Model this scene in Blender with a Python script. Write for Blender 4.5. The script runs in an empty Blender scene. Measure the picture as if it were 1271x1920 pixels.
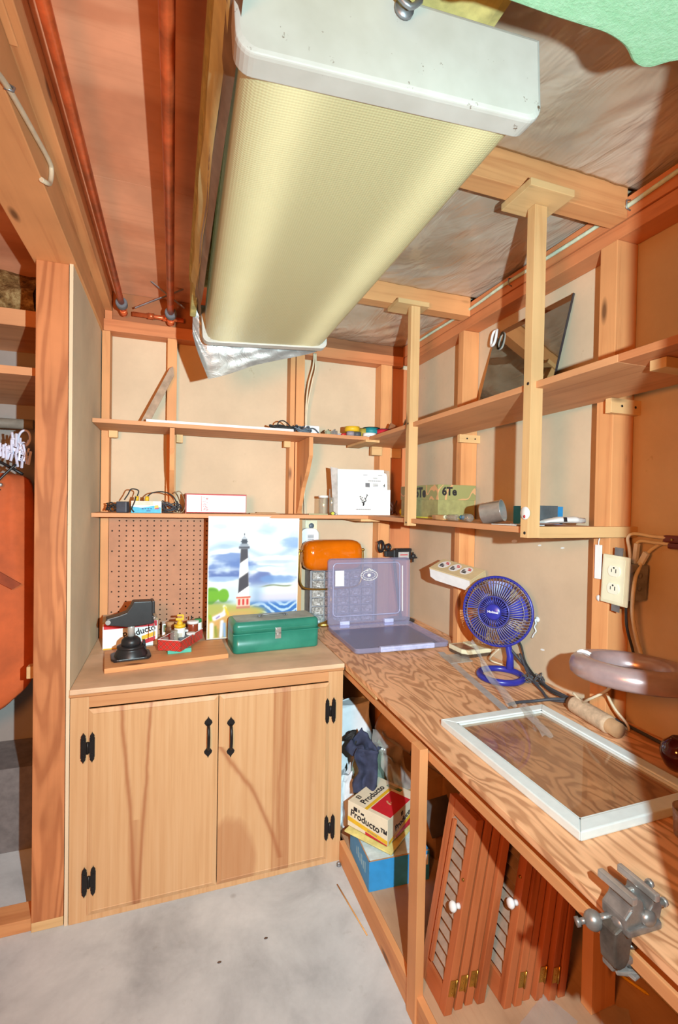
import bpy, bmesh, math, random
import numpy as np
from mathutils import Vector, Matrix, noise as mnoise
random.seed(7)
R = math.radians
scn = bpy.context.scene
col = scn.collection

# ------------------------------------------------------------------ colour / materials
def lin(c):
    return tuple((v/255/12.92 if v/255 <= .04045 else ((v/255+.055)/1.055)**2.4) for v in c)
def rgba(c):
    return (*lin(c), 1.0)
class NT:
    def __init__(s, name):
        s.m = bpy.data.materials.new(name); s.m.use_nodes = True
        s.t = s.m.node_tree; s.t.nodes.clear()
        s.out = s.n('ShaderNodeOutputMaterial'); s.b = s.n('ShaderNodeBsdfPrincipled')
        s.l(s.b.outputs[0], s.out.inputs['Surface'])
    def n(s, k, **kw):
        x = s.t.nodes.new(k)
        for a, v in kw.items(): setattr(x, a, v)
        return x
    def l(s, a, b): s.t.links.new(a, b)
    def coords(s, scale=(1, 1, 1), rnd=True, rot=(0, 0, 0)):
        tc = s.n('ShaderNodeTexCoord'); mp = s.n('ShaderNodeMapping')
        mp.inputs['Scale'].default_value = scale; mp.inputs['Rotation'].default_value = rot
        s.l(tc.outputs['Object'], mp.inputs['Vector'])
        if rnd:
            oi = s.n('ShaderNodeObjectInfo'); mu = s.n('ShaderNodeMath', operation='MULTIPLY'); mu.inputs[1].default_value = 17
            s.l(oi.outputs['Random'], mu.inputs[0]); s.l(mu.outputs[0], mp.inputs['Location'])
        return mp.outputs[0]
    def noise(s, vec, scale=5, detail=4, rough=.55, dist=0):
        x = s.n('ShaderNodeTexNoise'); x.inputs['Scale'].default_value = scale; x.inputs['Detail'].default_value = detail
        x.inputs['Roughness'].default_value = rough; x.inputs['Distortion'].default_value = dist
        s.l(vec, x.inputs['Vector']); return x.outputs['Fac']
    def ramp(s, fac, stops):
        x = s.n('ShaderNodeValToRGB'); e = x.color_ramp.elements
        while len(e) < len(stops): e.new(.5)
        for q, (p, c) in zip(e, stops):
            q.position = p; q.color = rgba(c) if len(c) == 3 else c
        s.l(fac, x.inputs['Fac']); return x.outputs['Color']
    def mix(s, fac, a, b, mode='MIX'):
        x = s.n('ShaderNodeMix', data_type='RGBA', blend_type=mode)
        for i, v in ((0, fac), (6, a), (7, b)):
            if hasattr(v, 'is_linked'): s.l(v, x.inputs[i])
            else: x.inputs[i].default_value = v if i == 0 else (rgba(v) if len(v) == 3 else v)
        return x.outputs[2]
    def math(s, op, a, b=0.0):
        x = s.n('ShaderNodeMath', operation=op)
        for i, v in ((0, a), (1, b)):
            if hasattr(v, 'is_linked'): s.l(v, x.inputs[i])
            else: x.inputs[i].default_value = v
        return x.outputs[0]
    def bump(s, h, strength=.3, dist=.002):
        x = s.n('ShaderNodeBump'); x.inputs['Strength'].default_value = strength; x.inputs['Distance'].default_value = dist
        s.l(h, x.inputs['Height']); s.l(x.outputs[0], s.b.inputs['Normal'])
    def base(s, c):
        if hasattr(c, 'is_linked'): s.l(c, s.b.inputs['Base Color'])
        else: s.b.inputs['Base Color'].default_value = rgba(c)
    def set(s, rough=.6, metal=0., spec=.5, coat=0.):
        s.b.inputs['Roughness'].default_value = rough; s.b.inputs['Metallic'].default_value = metal
        s.b.inputs['Specular IOR Level'].default_value = spec; s.b.inputs['Coat Weight'].default_value = coat
        return s.m

def plain(name, c, rough=.55, metal=0., spec=.5, var=.12, nscale=25, coat=0., bump=0.):
    t = NT(name)
    f = t.noise(t.coords(), nscale, 5, .6)
    d = tuple(max(0, v*(1-var)) for v in c); h = tuple(min(255, v*(1+var*.6)) for v in c)
    t.base(t.ramp(f, [(.3, d), (.7, h)]))
    if bump: t.bump(f, bump, .001)
    return t.set(rough, metal, spec, coat)
def wood(name, c, dark, axis='z', ring=26, rough=.6, knots=True, var=.5, streak=None):
    """sawn timber: grain stretched along one axis, broad tone change, a few knots"""
    t = NT(name)
    st = {'x': (1.3, ring, ring), 'y': (ring, 1.3, ring), 'z': (ring, ring, 1.3)}[axis]
    v = t.coords(st)
    g = t.noise(v, 1.0, 6, .6, .6)
    fine = t.noise(v, 5.0, 3, .5)
    broad = t.noise(t.coords((2.2, 2.2, 2.2)), 1.3, 3, .5)
    light = tuple(min(255, q*1.05+4) for q in c)
    c1 = t.ramp(g, [(.30, dark), (.46, c), (.72, light)])
    c2 = t.ramp(broad, [(.35, tuple(q*.90 for q in c)), (.65, light)])
    cc = t.mix(var, c2, c1)
    if knots:
        ks = {'x': (2.6, 9, 9), 'y': (9, 2.6, 9), 'z': (9, 9, 2.6)}[axis]
        vo = t.n('ShaderNodeTexVoronoi'); vo.inputs['Scale'].default_value = 1.0
        t.l(t.coords(ks), vo.inputs['Vector'])
        kf = t.ramp(vo.outputs['Distance'], [(.05, (255, 255, 255)), (.13, (0, 0, 0))])
        kd = tuple(q*.45 for q in dark)
        cc = t.mix(t.math('MULTIPLY', kf, .8), cc, kd)
    t.base(cc)
    t.bump(t.math('ADD', g, t.math('MULTIPLY', fine, .3)), .25, .001)
    return t.set(rough, 0, .35)
def figured(name, c, dark, axis='y', scale=2.2, freq=26, rough=.55, amt=.6, stretch=.28):
    """rotary cut plywood face: contour lines of a stretched noise field"""
    t = NT(name)
    s = {'x': (stretch, 1, 1), 'y': (1, stretch, 1), 'z': (1, 1, stretch)}[axis]
    f = t.noise(t.coords(s, rnd=False), scale, 3, .45, .5)
    w = t.math('SINE', t.math('MULTIPLY', f, freq*2))
    w = t.math('ADD', t.math('MULTIPLY', w, .5), .5)
    fs = {'x': (3, 90, 90), 'y': (90, 3, 90), 'z': (90, 90, 3)}[axis]
    fine = t.noise(t.coords(fs, rnd=False), 1, 4, .6)
    broad = t.noise(t.coords((1, 1, 1), rnd=False), 3.5, 4, .6)
    light = tuple(min(255, q*1.06+5) for q in c)
    c1 = t.ramp(w, [(.08, dark), (.45, c), (.9, light)])
    c2 = t.ramp(broad, [(.35, tuple(q*.88 for q in c)), (.66, light)])
    cc = t.mix(amt, c2, c1)
    cc = t.mix(t.math('MULTIPLY', t.ramp(fine, [(.5, (0, 0, 0)), (.75, (255, 255, 255))]), .25), cc, dark)
    t.base(cc); t.bump(t.math('ADD', w, fine), .12, .001)
    return t.set(rough, 0, .4)
def clear(name, tint, alpha=.3, rough=.08, diff=None, spec=.9):
    """thin clear plastic / glass: transparent body, a little colour, glossy skin"""
    t = NT(name); t.t.nodes.remove(t.b)
    tr = t.n('ShaderNodeBsdfTransparent'); tr.inputs[0].default_value = rgba(tint)
    gl = t.n('ShaderNodeBsdfGlossy'); gl.inputs['Roughness'].default_value = rough; gl.inputs[0].default_value = (spec, spec, spec, 1)
    di = t.n('ShaderNodeBsdfDiffuse'); di.inputs[0].default_value = rgba(diff or tint)
    m1 = t.n('ShaderNodeMixShader'); m1.inputs[0].default_value = alpha
    t.l(tr.outputs[0], m1.inputs[1]); t.l(di.outputs[0], m1.inputs[2])
    fr = t.n('ShaderNodeLayerWeight'); fr.inputs['Blend'].default_value = .5
    fc = t.math('ADD', t.math('MULTIPLY', t.math('POWER', fr.outputs['Facing'], 4.0), .5), .035)
    m2 = t.n('ShaderNodeMixShader'); t.l(fc, m2.inputs[0])
    t.l(m1.outputs[0], m2.inputs[1]); t.l(gl.outputs[0], m2.inputs[2]); t.l(m2.outputs[0], t.out.inputs[0])
    return t.m
def board(name, c, spot, rough=.8):
    """pressed hardboard / gypsum sheet with faint scuffs and specks"""
    t = NT(name); v = t.coords(rnd=False)
    b = t.noise(v, 3, 5, .6); s = t.noise(v, 55, 2, .5); k = t.noise(v, 16, 3, .7)
    cc = t.ramp(b, [(.3, tuple(q*.95 for q in c)), (.7, tuple(min(255, q*1.03) for q in c))])
    cc = t.mix(t.math('MULTIPLY', t.ramp(k, [(.70, (0, 0, 0)), (.76, (255, 255, 255))]), .45), cc, spot)
    cc = t.mix(t.math('MULTIPLY', s, .12), cc, spot)
    t.base(cc); t.bump(s, .1, .001)
    return t.set(rough, 0, .25)
def concrete():
    t = NT('concrete'); v = t.coords(rnd=False)
    a = t.noise(v, 3.2, 8, .62, .4); b = t.noise(v, 60, 3, .6); c = t.noise(v, 9, 6, .7)
    cc = t.ramp(a, [(.28, (162, 165, 168)), (.5, (194, 198, 200)), (.72, (214, 217, 218))])
    cc = t.mix(t.math('MULTIPLY', t.ramp(c, [(.62, (0, 0, 0)), (.75, (255, 255, 255))]), .35), cc, (136, 128, 117))
    cc = t.mix(t.math('MULTIPLY', b, .14), cc, (120, 112, 103))
    vo = t.n('ShaderNodeTexVoronoi'); vo.inputs['Scale'].default_value = 3.1; t.l(v, vo.inputs['Vector'])
    cc = t.mix(t.math('MULTIPLY', t.ramp(vo.outputs['Distance'], [(.02, (255, 255, 255)), (.055, (0, 0, 0))]), .5), cc, (104, 92, 84))
    t.base(cc); t.bump(t.math('ADD', a, t.math('MULTIPLY', b, .4)), .25, .003)
    return t.set(.75, 0, .3)
def sheet_plastic():
    t = NT('vapour_sheet'); v = t.coords(rnd=False)
    a = t.noise(v, 2.2, 3, .5, .6); b = t.noise(t.coords((1, .35, 1), rnd=False, rot=(0, 0, .7)), 7, 3, .55, 1.6)
    cc = t.ramp(a, [(.3, (176, 148, 124)), (.5, (196, 172, 152)), (.7, (212, 192, 174))])
    t.base(cc); t.bump(b, .7, .02)
    return t.set(.20, 0, .9)
def foil_mat():
    t = NT('foil'); v = t.coords(rnd=False)
    a = t.noise(v, 22, 5, .6, 1.2)
    t.base(t.ramp(a, [(.3, (178, 172, 168)), (.7, (208, 204, 200))])); t.bump(a, .35, .01)
    return t.set(.42, .55, .5)
def plaid(name, base, dark, line, sc):
    t = NT(name); tc = t.n('ShaderNodeTexCoord'); sp = t.n('ShaderNodeSeparateXYZ'); t.l(tc.outputs['Object'], sp.inputs[0])
    u = t.math('ADD', sp.outputs[0], sp.outputs[1]); w = sp.outputs[2]
    p = t.math('ADD', u, w); q = t.math('SUBTRACT', u, w)
    fp = t.math('FRACT', t.math('MULTIPLY', p, sc)); fq = t.math('FRACT', t.math('MULTIPLY', q, sc))
    bp = t.math('LESS_THAN', fp, .38); bq = t.math('LESS_THAN', fq, .38)
    dk = t.math('MULTIPLY', t.math('ADD', bp, bq), .36)
    cc = t.mix(dk, base, dark)
    l1 = t.math('LESS_THAN', t.math('ABSOLUTE', t.math('SUBTRACT', fp, .19)), .03); l2 = t.math('LESS_THAN', t.math('ABSOLUTE', t.math('SUBTRACT', fq, .19)), .03)
    cc = t.mix(t.math('MULTIPLY', t.math('MAXIMUM', l1, l2), .6), cc, line)
    t.base(cc); return t.set(.5)
def vcol(name, rough=.5):
    t = NT(name); a = t.n('ShaderNodeVertexColor'); a.layer_name = 'paint'; t.base(a.outputs['Color'])
    b = t.noise(t.coords(rnd=False), 220, 3); t.bump(b, .15, .0006)
    return t.set(rough, 0, .35)
def diffuser_mat():
    """yellowed prismatic lens of a lit fluorescent fixture; two tubes glow through it"""
    t = NT('prismatic_lens'); tc = t.n('ShaderNodeTexCoord'); sp = t.n('ShaderNodeSeparateXYZ'); t.l(tc.outputs['Object'], sp.inputs[0])
    x, y = sp.outputs[0], sp.outputs[1]
    def tube(cx, w):
        d = t.math('DIVIDE', t.math('SUBTRACT', x, cx), w)
        return t.math('POWER', 2.718, t.math('MULTIPLY', t.math('MULTIPLY', d, d), -1.0))
    glow = t.math('ADD', t.math('ADD', tube(-.15, .045), tube(.15, .045)), .10)
    n = t.noise(t.coords(rnd=False), 5, 3)
    glow = t.math('MULTIPLY', glow, t.math('ADD', t.math('MULTIPLY', n, .5), .75))
    k = 620
    grid = t.math('MULTIPLY', t.math('SINE', t.math('MULTIPLY', t.math('ADD', x, y), k)), t.math('SINE', t.math('MULTIPLY', t.math('SUBTRACT', x, y), k)))
    t.base(t.mix(t.math('ADD', t.math('MULTIPLY', grid, .5), .5), (196, 186, 138), (206, 198, 152)))
    t.b.inputs['Emission Color'].default_value = rgba((255, 246, 196))
    t.l(t.math('MULTIPLY', glow, LENS_GLOW), t.b.inputs['Emission Strength'])
    t.bump(grid, .2, .0015)
    return t.set(.4, 0, .4)
LENS_GLOW = .30

# ------------------------------------------------------------------ mesh builder
def T(x=0, y=0, z=0): return Matrix.Translation((x, y, z))
def RX(a): return Matrix.Rotation(R(a), 4, 'X')
def RY(a): return Matrix.Rotation(R(a), 4, 'Y')
def RZ(a): return Matrix.Rotation(R(a), 4, 'Z')
def align(d):
    return Vector(d).normalized().to_track_quat('Z', 'Y').to_matrix().to_4x4()
class MB:
    def __init__(s): s.bm = bmesh.new(); s.mi = 0
    def _f(s, vs, smooth=False):
        try:
            f = s.bm.faces.new(vs); f.material_index = s.mi; f.smooth = smooth; return f
        except ValueError: return None
    def box(s, x0, x1, y0, y1, z0, z1, M=None, bev=0.0):
        ps = [(x, y, z) for x in (x0, x1) for y in (y0, y1) for z in (z0, z1)]
        if bev > 0:
            b2 = bmesh.new(); vv = [b2.verts.new(p) for p in ps]
            for q in ((0, 1, 3, 2), (4, 6, 7, 5), (0, 4, 5, 1), (2, 3, 7, 6), (0, 2, 6, 4), (1, 5, 7, 3)): b2.faces.new([vv[i] for i in q])
            bmesh.ops.bevel(b2, geom=list(b2.edges)+list(b2.verts), offset=bev, segments=2, profile=.6, affect='EDGES')
            s._merge(b2, M); return s
        vv = [s.bm.verts.new(M @ Vector(p) if M else p) for p in ps]
        for q in ((0, 1, 3, 2), (4, 6, 7, 5), (0, 4, 5, 1), (2, 3, 7, 6), (0, 2, 6, 4), (1, 5, 7, 3)): s._f([vv[i] for i in q])
        return s
    def _merge(s, b2, M=None, smooth=False):
        mp = {}
        for v in b2.verts: mp[v] = s.bm.verts.new(M @ v.co if M else v.co)
        for f in b2.faces:
            g = s._f([mp[v] for v in f.verts], smooth or f.smooth)
        b2.free()
    def cyl(s, p0, p1, r0, r1=None, seg=16, caps=True, smooth=True):
        r1 = r0 if r1 is None else r1
        p0, p1 = Vector(p0), Vector(p1); A = align(p1-p0).to_3x3()
        ring = [[s.bm.verts.new(p + A @ Vector((r*math.cos(2*math.pi*i/seg), r*math.sin(2*math.pi*i/seg), 0))) for i in range(seg)] for p, r in ((p0, r0), (p1, r1))]
        for i in range(seg): s._f([ring[0][i], ring[0][(i+1) % seg], ring[1][(i+1) % seg], ring[1][i]], smooth)
        if caps: s._f(ring[0][::-1]); s._f(ring[1])
        return s
    def lathe(s, prof, M=None, seg=24, smooth=True, arc=360, sy=1.0):
        """prof: (r, z) from bottom to top"""
        M = M or Matrix(); full = arc == 360; k = seg if full else seg+1
        rings = []
        for r, z in prof:
            if r < 1e-6: rings.append([s.bm.verts.new(M @ Vector((0, 0, z)))])
            else: rings.append([s.bm.verts.new(M @ Vector((r*math.cos(R(arc)*i/seg), sy*r*math.sin(R(arc)*i/seg), z))) for i in range(k)])
        for a, b in zip(rings, rings[1:]):
            for i in range(seg):
                j = (i+1) % k
                if len(a) == 1 and len(b) == 1: continue
                if len(a) == 1: s._f([a[0], b[j], b[i]], smooth)
                elif len(b) == 1: s._f([a[i], a[j], b[0]], smooth)
                else: s._f([a[i], a[j], b[j], b[i]], smooth)
        return s
    def tube(s, pts, r, seg=8, closed=False, caps=True, n=0):
        pts = [Vector(p) for p in pts]
        if n: pts = catmull(pts, n, closed)
        m = len(pts); rings = []; up = None
        for i, p in enumerate(pts):
            a = pts[(i-1) % m] if (closed or i > 0) else p
            b = pts[(i+1) % m] if (closed or i < m-1) else p
            d = (b-a).normalized() if (b-a).length > 1e-9 else Vector((0, 0, 1))
            if up is None: up = d.orthogonal().normalized()
            up = (up - d*up.dot(d)); up = up.normalized() if up.length > 1e-6 else d.orthogonal().normalized()
            sd = d.cross(up)
            rr = r[i] if isinstance(r, (list, tuple)) else r
            rings.append([s.bm.verts.new(p + up*rr*math.cos(2*math.pi*k/seg) + sd*rr*math.sin(2*math.pi*k/seg)) for k in range(seg)])
        for i in range(m if closed else m-1):
            a, b = rings[i], rings[(i+1) % m]
            for k in range(seg): s._f([a[k], a[(k+1) % seg], b[(k+1) % seg], b[k]], True)
        if caps and not closed: s._f(rings[0][::-1]); s._f(rings[-1])
        return s
    def prism(s, poly, h0, h1, M=None, smooth=False):
        """poly (x, y) counter-clockwise, extruded along local z"""
        M = M or Matrix()
        a = [s.bm.verts.new(M @ Vector((x, y, h0))) for x, y in poly]; b = [s.bm.verts.new(M @ Vector((x, y, h1))) for x, y in poly]
        k = len(poly)
        for i in range(k): s._f([a[i], a[(i+1) % k], b[(i+1) % k], b[i]], smooth)
        s._f(a[::-1]); s._f(b); return s
    def loft(s, rings, caps=True, closed=True, smooth=True):
        rs = [[s.bm.verts.new(p) for p in r] for r in rings]; k = len(rs[0])
        for a, b in zip(rs, rs[1:]):
            for i in range(k if closed else k-1): s._f([a[i], a[(i+1) % k], b[(i+1) % k], b[i]], smooth)
        if caps and closed: s._f(rs[0][::-1]); s._f(rs[-1])
        return s
    def grid(s, nx, ny, fn, smooth=True):
        vv = [[s.bm.verts.new(fn(i/nx, j/ny)) for i in range(nx+1)] for j in range(ny+1)]
        for j in range(ny):
            for i in range(nx): s._f([vv[j][i], vv[j][i+1], vv[j+1][i+1], vv[j+1][i]], smooth)
        return s
    def sphere(s, c, r, sc=(1, 1, 1), seg=16, M=None):
        n = seg//2
        MM = (M or Matrix()) @ T(*c) @ Matrix.Diagonal((*sc, 1))
        return s.lathe([(r*math.sin(math.pi*i/n), -r*math.cos(math.pi*i/n)) for i in range(n+1)], MM, seg)
    def torus(s, c, Rm, r, M=None, seg=32, rs=10, sc=(1, 1, 1)):
        MM = (M or Matrix()) @ T(*c)
        s.tube([MM @ Vector((Rm*math.cos(2*math.pi*i/seg)*sc[0], Rm*math.sin(2*math.pi*i/seg)*sc[1], 0)) for i in range(seg)], r, rs, True)
        return s
    def rrect(s, w, h, r, k=5):
        out = []
        for cx, cy, a in ((w/2-r, h/2-r, 0), (-w/2+r, h/2-r, 90), (-w/2+r, -h/2+r, 180), (w/2-r, -h/2+r, 270)):
            out += [(cx+r*math.cos(R(a+90*i/k)), cy+r*math.sin(R(a+90*i/k))) for i in range(k+1)]
        return out
    def bevel(s, w, seg=2, ang=30):
        bmesh.ops.remove_doubles(s.bm, verts=s.bm.verts, dist=1e-5)
        s.bm.normal_update()
        es = [e for e in s.bm.edges if len(e.link_faces) == 2 and e.calc_face_angle(0) > R(ang)]
        if es: bmesh.ops.bevel(s.bm, geom=es, offset=w, segments=seg, profile=.6, affect='EDGES', clamp_overlap=True)
        return s
    def build(s, name, mats, parent=None, loc=None, rot=None, fix=True, label=None, sub=0, kind=None):
        if fix: bmesh.ops.recalc_face_normals(s.bm, faces=s.bm.faces)
        me = bpy.data.meshes.new(name); s.bm.to_mesh(me); s.bm.free()
        for m in (mats if isinstance(mats, (list, tuple)) else [mats]): me.materials.append(m)
        o = bpy.data.objects.new(name, me); col.objects.link(o)
        if parent: o.parent = parent
        if loc: o.location = loc
        if rot: o.rotation_euler = [R(a) for a in rot]
        if label: o['label'] = label
        if kind: o['kind'] = kind
        if sub:
            md = o.modifiers.new('Smooth', 'SUBSURF'); md.levels = sub; md.render_levels = sub
        return o
def catmull(p, n, closed=False):
    out = []; m = len(p)
    for i in range(m if closed else m-1):
        a, b, c, d = [p[(i+k) % m] if closed else p[min(max(i+k, 0), m-1)] for k in (-1, 0, 1, 2)]
        for j in range(n):
            t = j/n
            out.append(.5*((2*b)+(c-a)*t+(2*a-5*b+4*c-d)*t*t+(3*b-a-3*c+d)*t**3))
    if not closed: out.append(p[-1])
    return out
def tag(o, label, cat, group=None, kind=None):
    o['label'] = label; o['category'] = cat
    if group: o['group'] = group
    if kind: o['kind'] = kind
    return o
def thing(name, label, cat, loc=(0, 0, 0), rot=(0, 0, 0), group=None):
    o = bpy.data.objects.new(name, None); o.empty_display_size = .05; col.objects.link(o)
    o.location = loc; o.rotation_euler = [R(a) for a in rot]
    return tag(o, label, cat, group)
def struct(name, mb, m, label, cat='building frame'):
    return tag(mb.build(name, m), label, cat, kind='structure')
def copy_tree(o, parent=None):
    c = o.copy(); col.objects.link(c)
    if parent: c.parent = parent
    for ch in list(o.children): copy_tree(ch, c)
    return c
def plane(o, xd, yd):
    xd, yd = Vector(xd).normalized(), Vector(yd).normalized(); n = xd.cross(yd).normalized()
    yd = n.cross(xd)
    M = Matrix((xd, yd, n)).transposed().to_4x4(); M.translation = Vector(o); return M
def text(body, size, m, parent, M, name='lettering', ext=.0003, shear=0.0, sx=1.0, bold=0.0, align_x='CENTER'):
    cu = bpy.data.curves.new(name, 'FONT'); cu.body = body; cu.size = size; cu.extrude = ext; cu.shear = shear; cu.offset = bold
    cu.align_x = align_x; cu.align_y = 'CENTER'; cu.resolution_u = 3
    tmp = bpy.data.objects.new(name, cu); col.objects.link(tmp)
    bpy.context.view_layer.update()
    me = bpy.data.meshes.new_from_object(tmp.evaluated_get(bpy.context.evaluated_depsgraph_get()))
    bpy.data.objects.remove(tmp); bpy.data.curves.remove(cu)
    me.transform(M @ Matrix.Diagonal((sx, 1, 1, 1))); me.materials.clear(); me.materials.append(m)
    o = bpy.data.objects.new(name, me); col.objects.link(o); o.parent = parent
    return o
def decal(name, polys, m, parent, M, off=.0004, label=None):
    mb = MB()
    for p in polys: mb.prism(p, .0001, off, M)
    return mb.build(name, m, parent, label=label)
def rect(x0, x1, y0, y1): return [(x0, y0), (x1, y0), (x1, y1), (x0, y1)]

# ------------------------------------------------------------------ palette
FIR = {a: wood('fir_'+a, (222, 154, 100), (186, 108, 62), a) for a in 'xyz'}
PALE = {a: wood('pine_'+a, (222, 178, 124), (194, 140, 88), a) for a in 'xyz'}
RED = {a: wood('red_fir_'+a, (205, 128, 82), (160, 84, 48), a, knots=False) for a in 'xyz'}
SHELFW = {a: wood('shelf_'+a, (214, 150, 104), (178, 108, 66), a, knots=False) for a in 'xyz'}
MAPLE = None
def birch(name, streaks=(), band=None, blot=None):
    """sliced birch veneer: fine vertical grain, soft brown heart streaks, one darker strip"""
    t = NT(name); tc = t.n('ShaderNodeTexCoord'); sp = t.n('ShaderNodeSeparateXYZ'); t.l(tc.outputs['Object'], sp.inputs[0])
    x, z = sp.outputs[0], sp.outputs[2]
    g = t.noise(t.coords((60, 60, 1.6), rnd=False), 1, 5, .6, .4); b = t.noise(t.coords((5, 5, 1.5), rnd=False), 1, 4, .6, .8)
    cc = t.ramp(g, [(.3, (206, 154, 106)), (.5, (216, 166, 118)), (.75, (222, 176, 130))])
    cc = t.mix(t.math('MULTIPLY', t.ramp(b, [(.5, (0, 0, 0)), (.72, (255, 255, 255))]), .22), cc, (200, 144, 96))
    wob = t.math('MULTIPLY', t.math('SUBTRACT', b, .5), .05)
    dark = (168, 100, 60)
    def blend(f, amt, c=dark):
        nonlocal cc
        cc = t.mix(t.math('MULTIPLY', f, amt), cc, c)
    for (x0, k1, k2, wd, amt, zl, zh) in streaks:
        xc = t.math('ADD', t.math('ADD', x0, t.math('MULTIPLY', z, k1)), t.math('ADD', t.math('MULTIPLY', t.math('MULTIPLY', z, z), k2), wob))
        d = t.math('DIVIDE', t.math('SUBTRACT', x, xc), wd)
        f = t.math('POWER', 2.718, t.math('MULTIPLY', t.math('MULTIPLY', d, d), -1.0))
        zz = t.math('MULTIPLY', t.math('GREATER_THAN', z, zl), t.math('LESS_THAN', z, zh))
        blend(t.math('MULTIPLY', f, zz), amt)
    if band:
        x0, x1 = band
        f = t.math('MULTIPLY', t.math('GREATER_THAN', x, x0), t.math('LESS_THAN', x, x1))
        st = t.noise(t.coords((38, 38, .7), rnd=False), 1, 4, .6, .3)
        blend(f, .32); blend(t.math('MULTIPLY', f, t.ramp(st, [(.42, (0, 0, 0)), (.62, (255, 255, 255))])), .55)
    if blot:
        bx, bz, rx, rz = blot
        d1 = t.math('DIVIDE', t.math('SUBTRACT', x, bx), rx); d2 = t.math('DIVIDE', t.math('SUBTRACT', z, bz), rz)
        f = t.math('SUBTRACT', 1.15, t.math('ADD', t.math('ADD', t.math('MULTIPLY', d1, d1), t.math('MULTIPLY', d2, d2)), t.math('MULTIPLY', t.math('SUBTRACT', b, .5), 1.5)))
        f = t.ramp(f, [(.0, (0, 0, 0)), (.35, (255, 255, 255))]); blend(f, .45)
    t.base(cc); return t.set(.48, 0, .4)
MAPLE = birch('birch_plain')
BIRCHL = birch('birch_left_door', [(.226, -.060, -.010, .008, .75, -1, 2), (.237, .010, .060, .007, .75, -1, 2), (.222, .0, .0, .012, .4, -1, .35)])
BIRCHR = birch('birch_right_door', [(.795, -.22, -.40, .011, .7, .08, .58), (.772, .0, .02, .008, .5, -1, 2), (.90, .0, .03, .02, .25, -1, 2)], (.742, .815), (.585, .10, .10, .20))
MAPLEX = wood('birch_rail', (206, 146, 98), (176, 110, 66), 'x', 16, .5, False, .5)
COUNTER = figured('counter_ply', (224, 184, 148), (198, 152, 114), 'x', 2.0, 14, .6, .35)
BENCH = figured('bench_ply', (236, 178, 132), (168, 104, 62), 'y', 10, 30, .5, .55, .26)
POSTW = figured('post_fir', (200, 126, 78), (162, 90, 50), 'z', 9, 34, .6, .5, .09)
CEILPLY = figured('ceiling_ply', (230, 158, 120), (204, 122, 84), 'x', 2.6, 11, .7, .4)
PLATF = figured('platform_ply', (190, 150, 116), (160, 116, 84), 'y', 2.4, 14, .7, .35)
HARDB = board('hardboard', (214, 188, 158), (176, 144, 112))
PANEL = board('partition_board', (236, 208, 174), (206, 170, 132))
PEG = plain('pegboard_face', (188, 132, 100), .7, var=.06, nscale=12)
CONC = concrete()
SHEET = sheet_plastic()
FOIL = foil_mat()
COPPER = plain('copper', (214, 104, 58), .32, .4, .5, .25, 14)
GREYRUB = plain('grey_foam', (112, 112, 118), .9)
STEEL = plain('steel', (206, 204, 200), .3, .7, var=.1)
BRIGHT = plain('bright_metal', (208, 204, 198), .35, .35, var=.08)
GALV = plain('galvanised', (150, 152, 156), .45, .7, var=.15)
BLKMET = plain('black_iron', (34, 30, 30), .45, .3, var=.2)
BLKPL = plain('black_plastic', (38, 37, 39), .4, var=.15)
DKRUB = plain('dark_rubber', (46, 44, 44), .7, var=.2)
CORD = plain('grey_cord', (66, 68, 76), .5, var=.1)
WHITE = plain('white_paint', (232, 238, 236), .45, var=.03)
WPLAST = plain('white_plastic', (238, 238, 240), .35, var=.03)
CARD = plain('white_card', (244, 242, 240), .6, var=.025)
BROWNC = plain('brown_card', (184, 140, 100), .8, var=.08)
CREAM = plain('cream_plastic', (230, 222, 190), .4, var=.04)
IVORY = plain('ivory_cord', (226, 208, 178), .5, var=.06)
BRASS = plain('brass', (190, 146, 66), .3, .85, var=.15)
REDP = plain('red_print', (206, 38, 48), .5, var=.05)
YELP = plain('yellow_print', (236, 186, 38), .5, var=.05)
BLUEP = plain('blue_print', (52, 150, 214), .5, var=.06)
TEAL = plain('teal_card', (86, 190, 166), .5, var=.06)
INK = plain('ink', (38, 32, 34), .6, var=.05)
GREYINK = plain('grey_ink', (120, 118, 122), .6, var=.05)
REDINK = plain('red_ink', (206, 58, 66), .6, var=.05)
GLASS = clear('jar_glass', (236, 236, 230), .14, .05)
PANE = clear('window_glass', (245, 240, 234), .05, .03, (170, 150, 132))
LAV = clear('lavender_plastic', (236, 235, 246), .22, .16, (214, 212, 240))
FILM = clear('clear_film', (240, 238, 234), .26, .12, (236, 232, 226))
# ================================================================== SETTING
def B(name, b, m, label, cat='building frame', bev=.002):
    mb = MB(); mb.box(*b, bev=bev); return struct(name, mb, m, label, cat)
CLOSETW = board('closet_wall', (150, 140, 134), (116, 106, 100))
B('floor', (-2.2, 2.0, -1.2, 3.2, -.1, 0), CONC, 'bare grey concrete floor of the workshop', 'floor', 0)
B('wall_back', (-.36, 1.42, 2.71, 2.73, 0, 2.7), HARDB, 'beige hardboard wall behind the cabinet and back shelves', 'wall', 0)
B('wall_closet', (-2.2, -.36, 2.71, 2.73, 0, 2.7), CLOSETW, 'grey wall at the back of the closet on the left', 'wall', 0)
B('wall_right', (1.40, 1.42, .2, 2.73, 0, 2.7), HARDB, 'beige hardboard wall behind the workbench on the right', 'wall', 0)
B('wall_front', (.596, 1.42, .20, .334, 0, 2.7), HARDB, 'wall beside the doorway at the near end of the workbench', 'wall', 0)
B('wall_partition', (-.357, -.345, 1.934, 2.71, 0, 2.40), PANEL, 'beige partition panel between cabinet and closet', 'wall', .001)
B('wall_left', (-1.32, -1.30, 1.2, 2.71, 0, 2.7), CLOSETW, 'grey far side wall of the closet', 'wall', 0)
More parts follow.
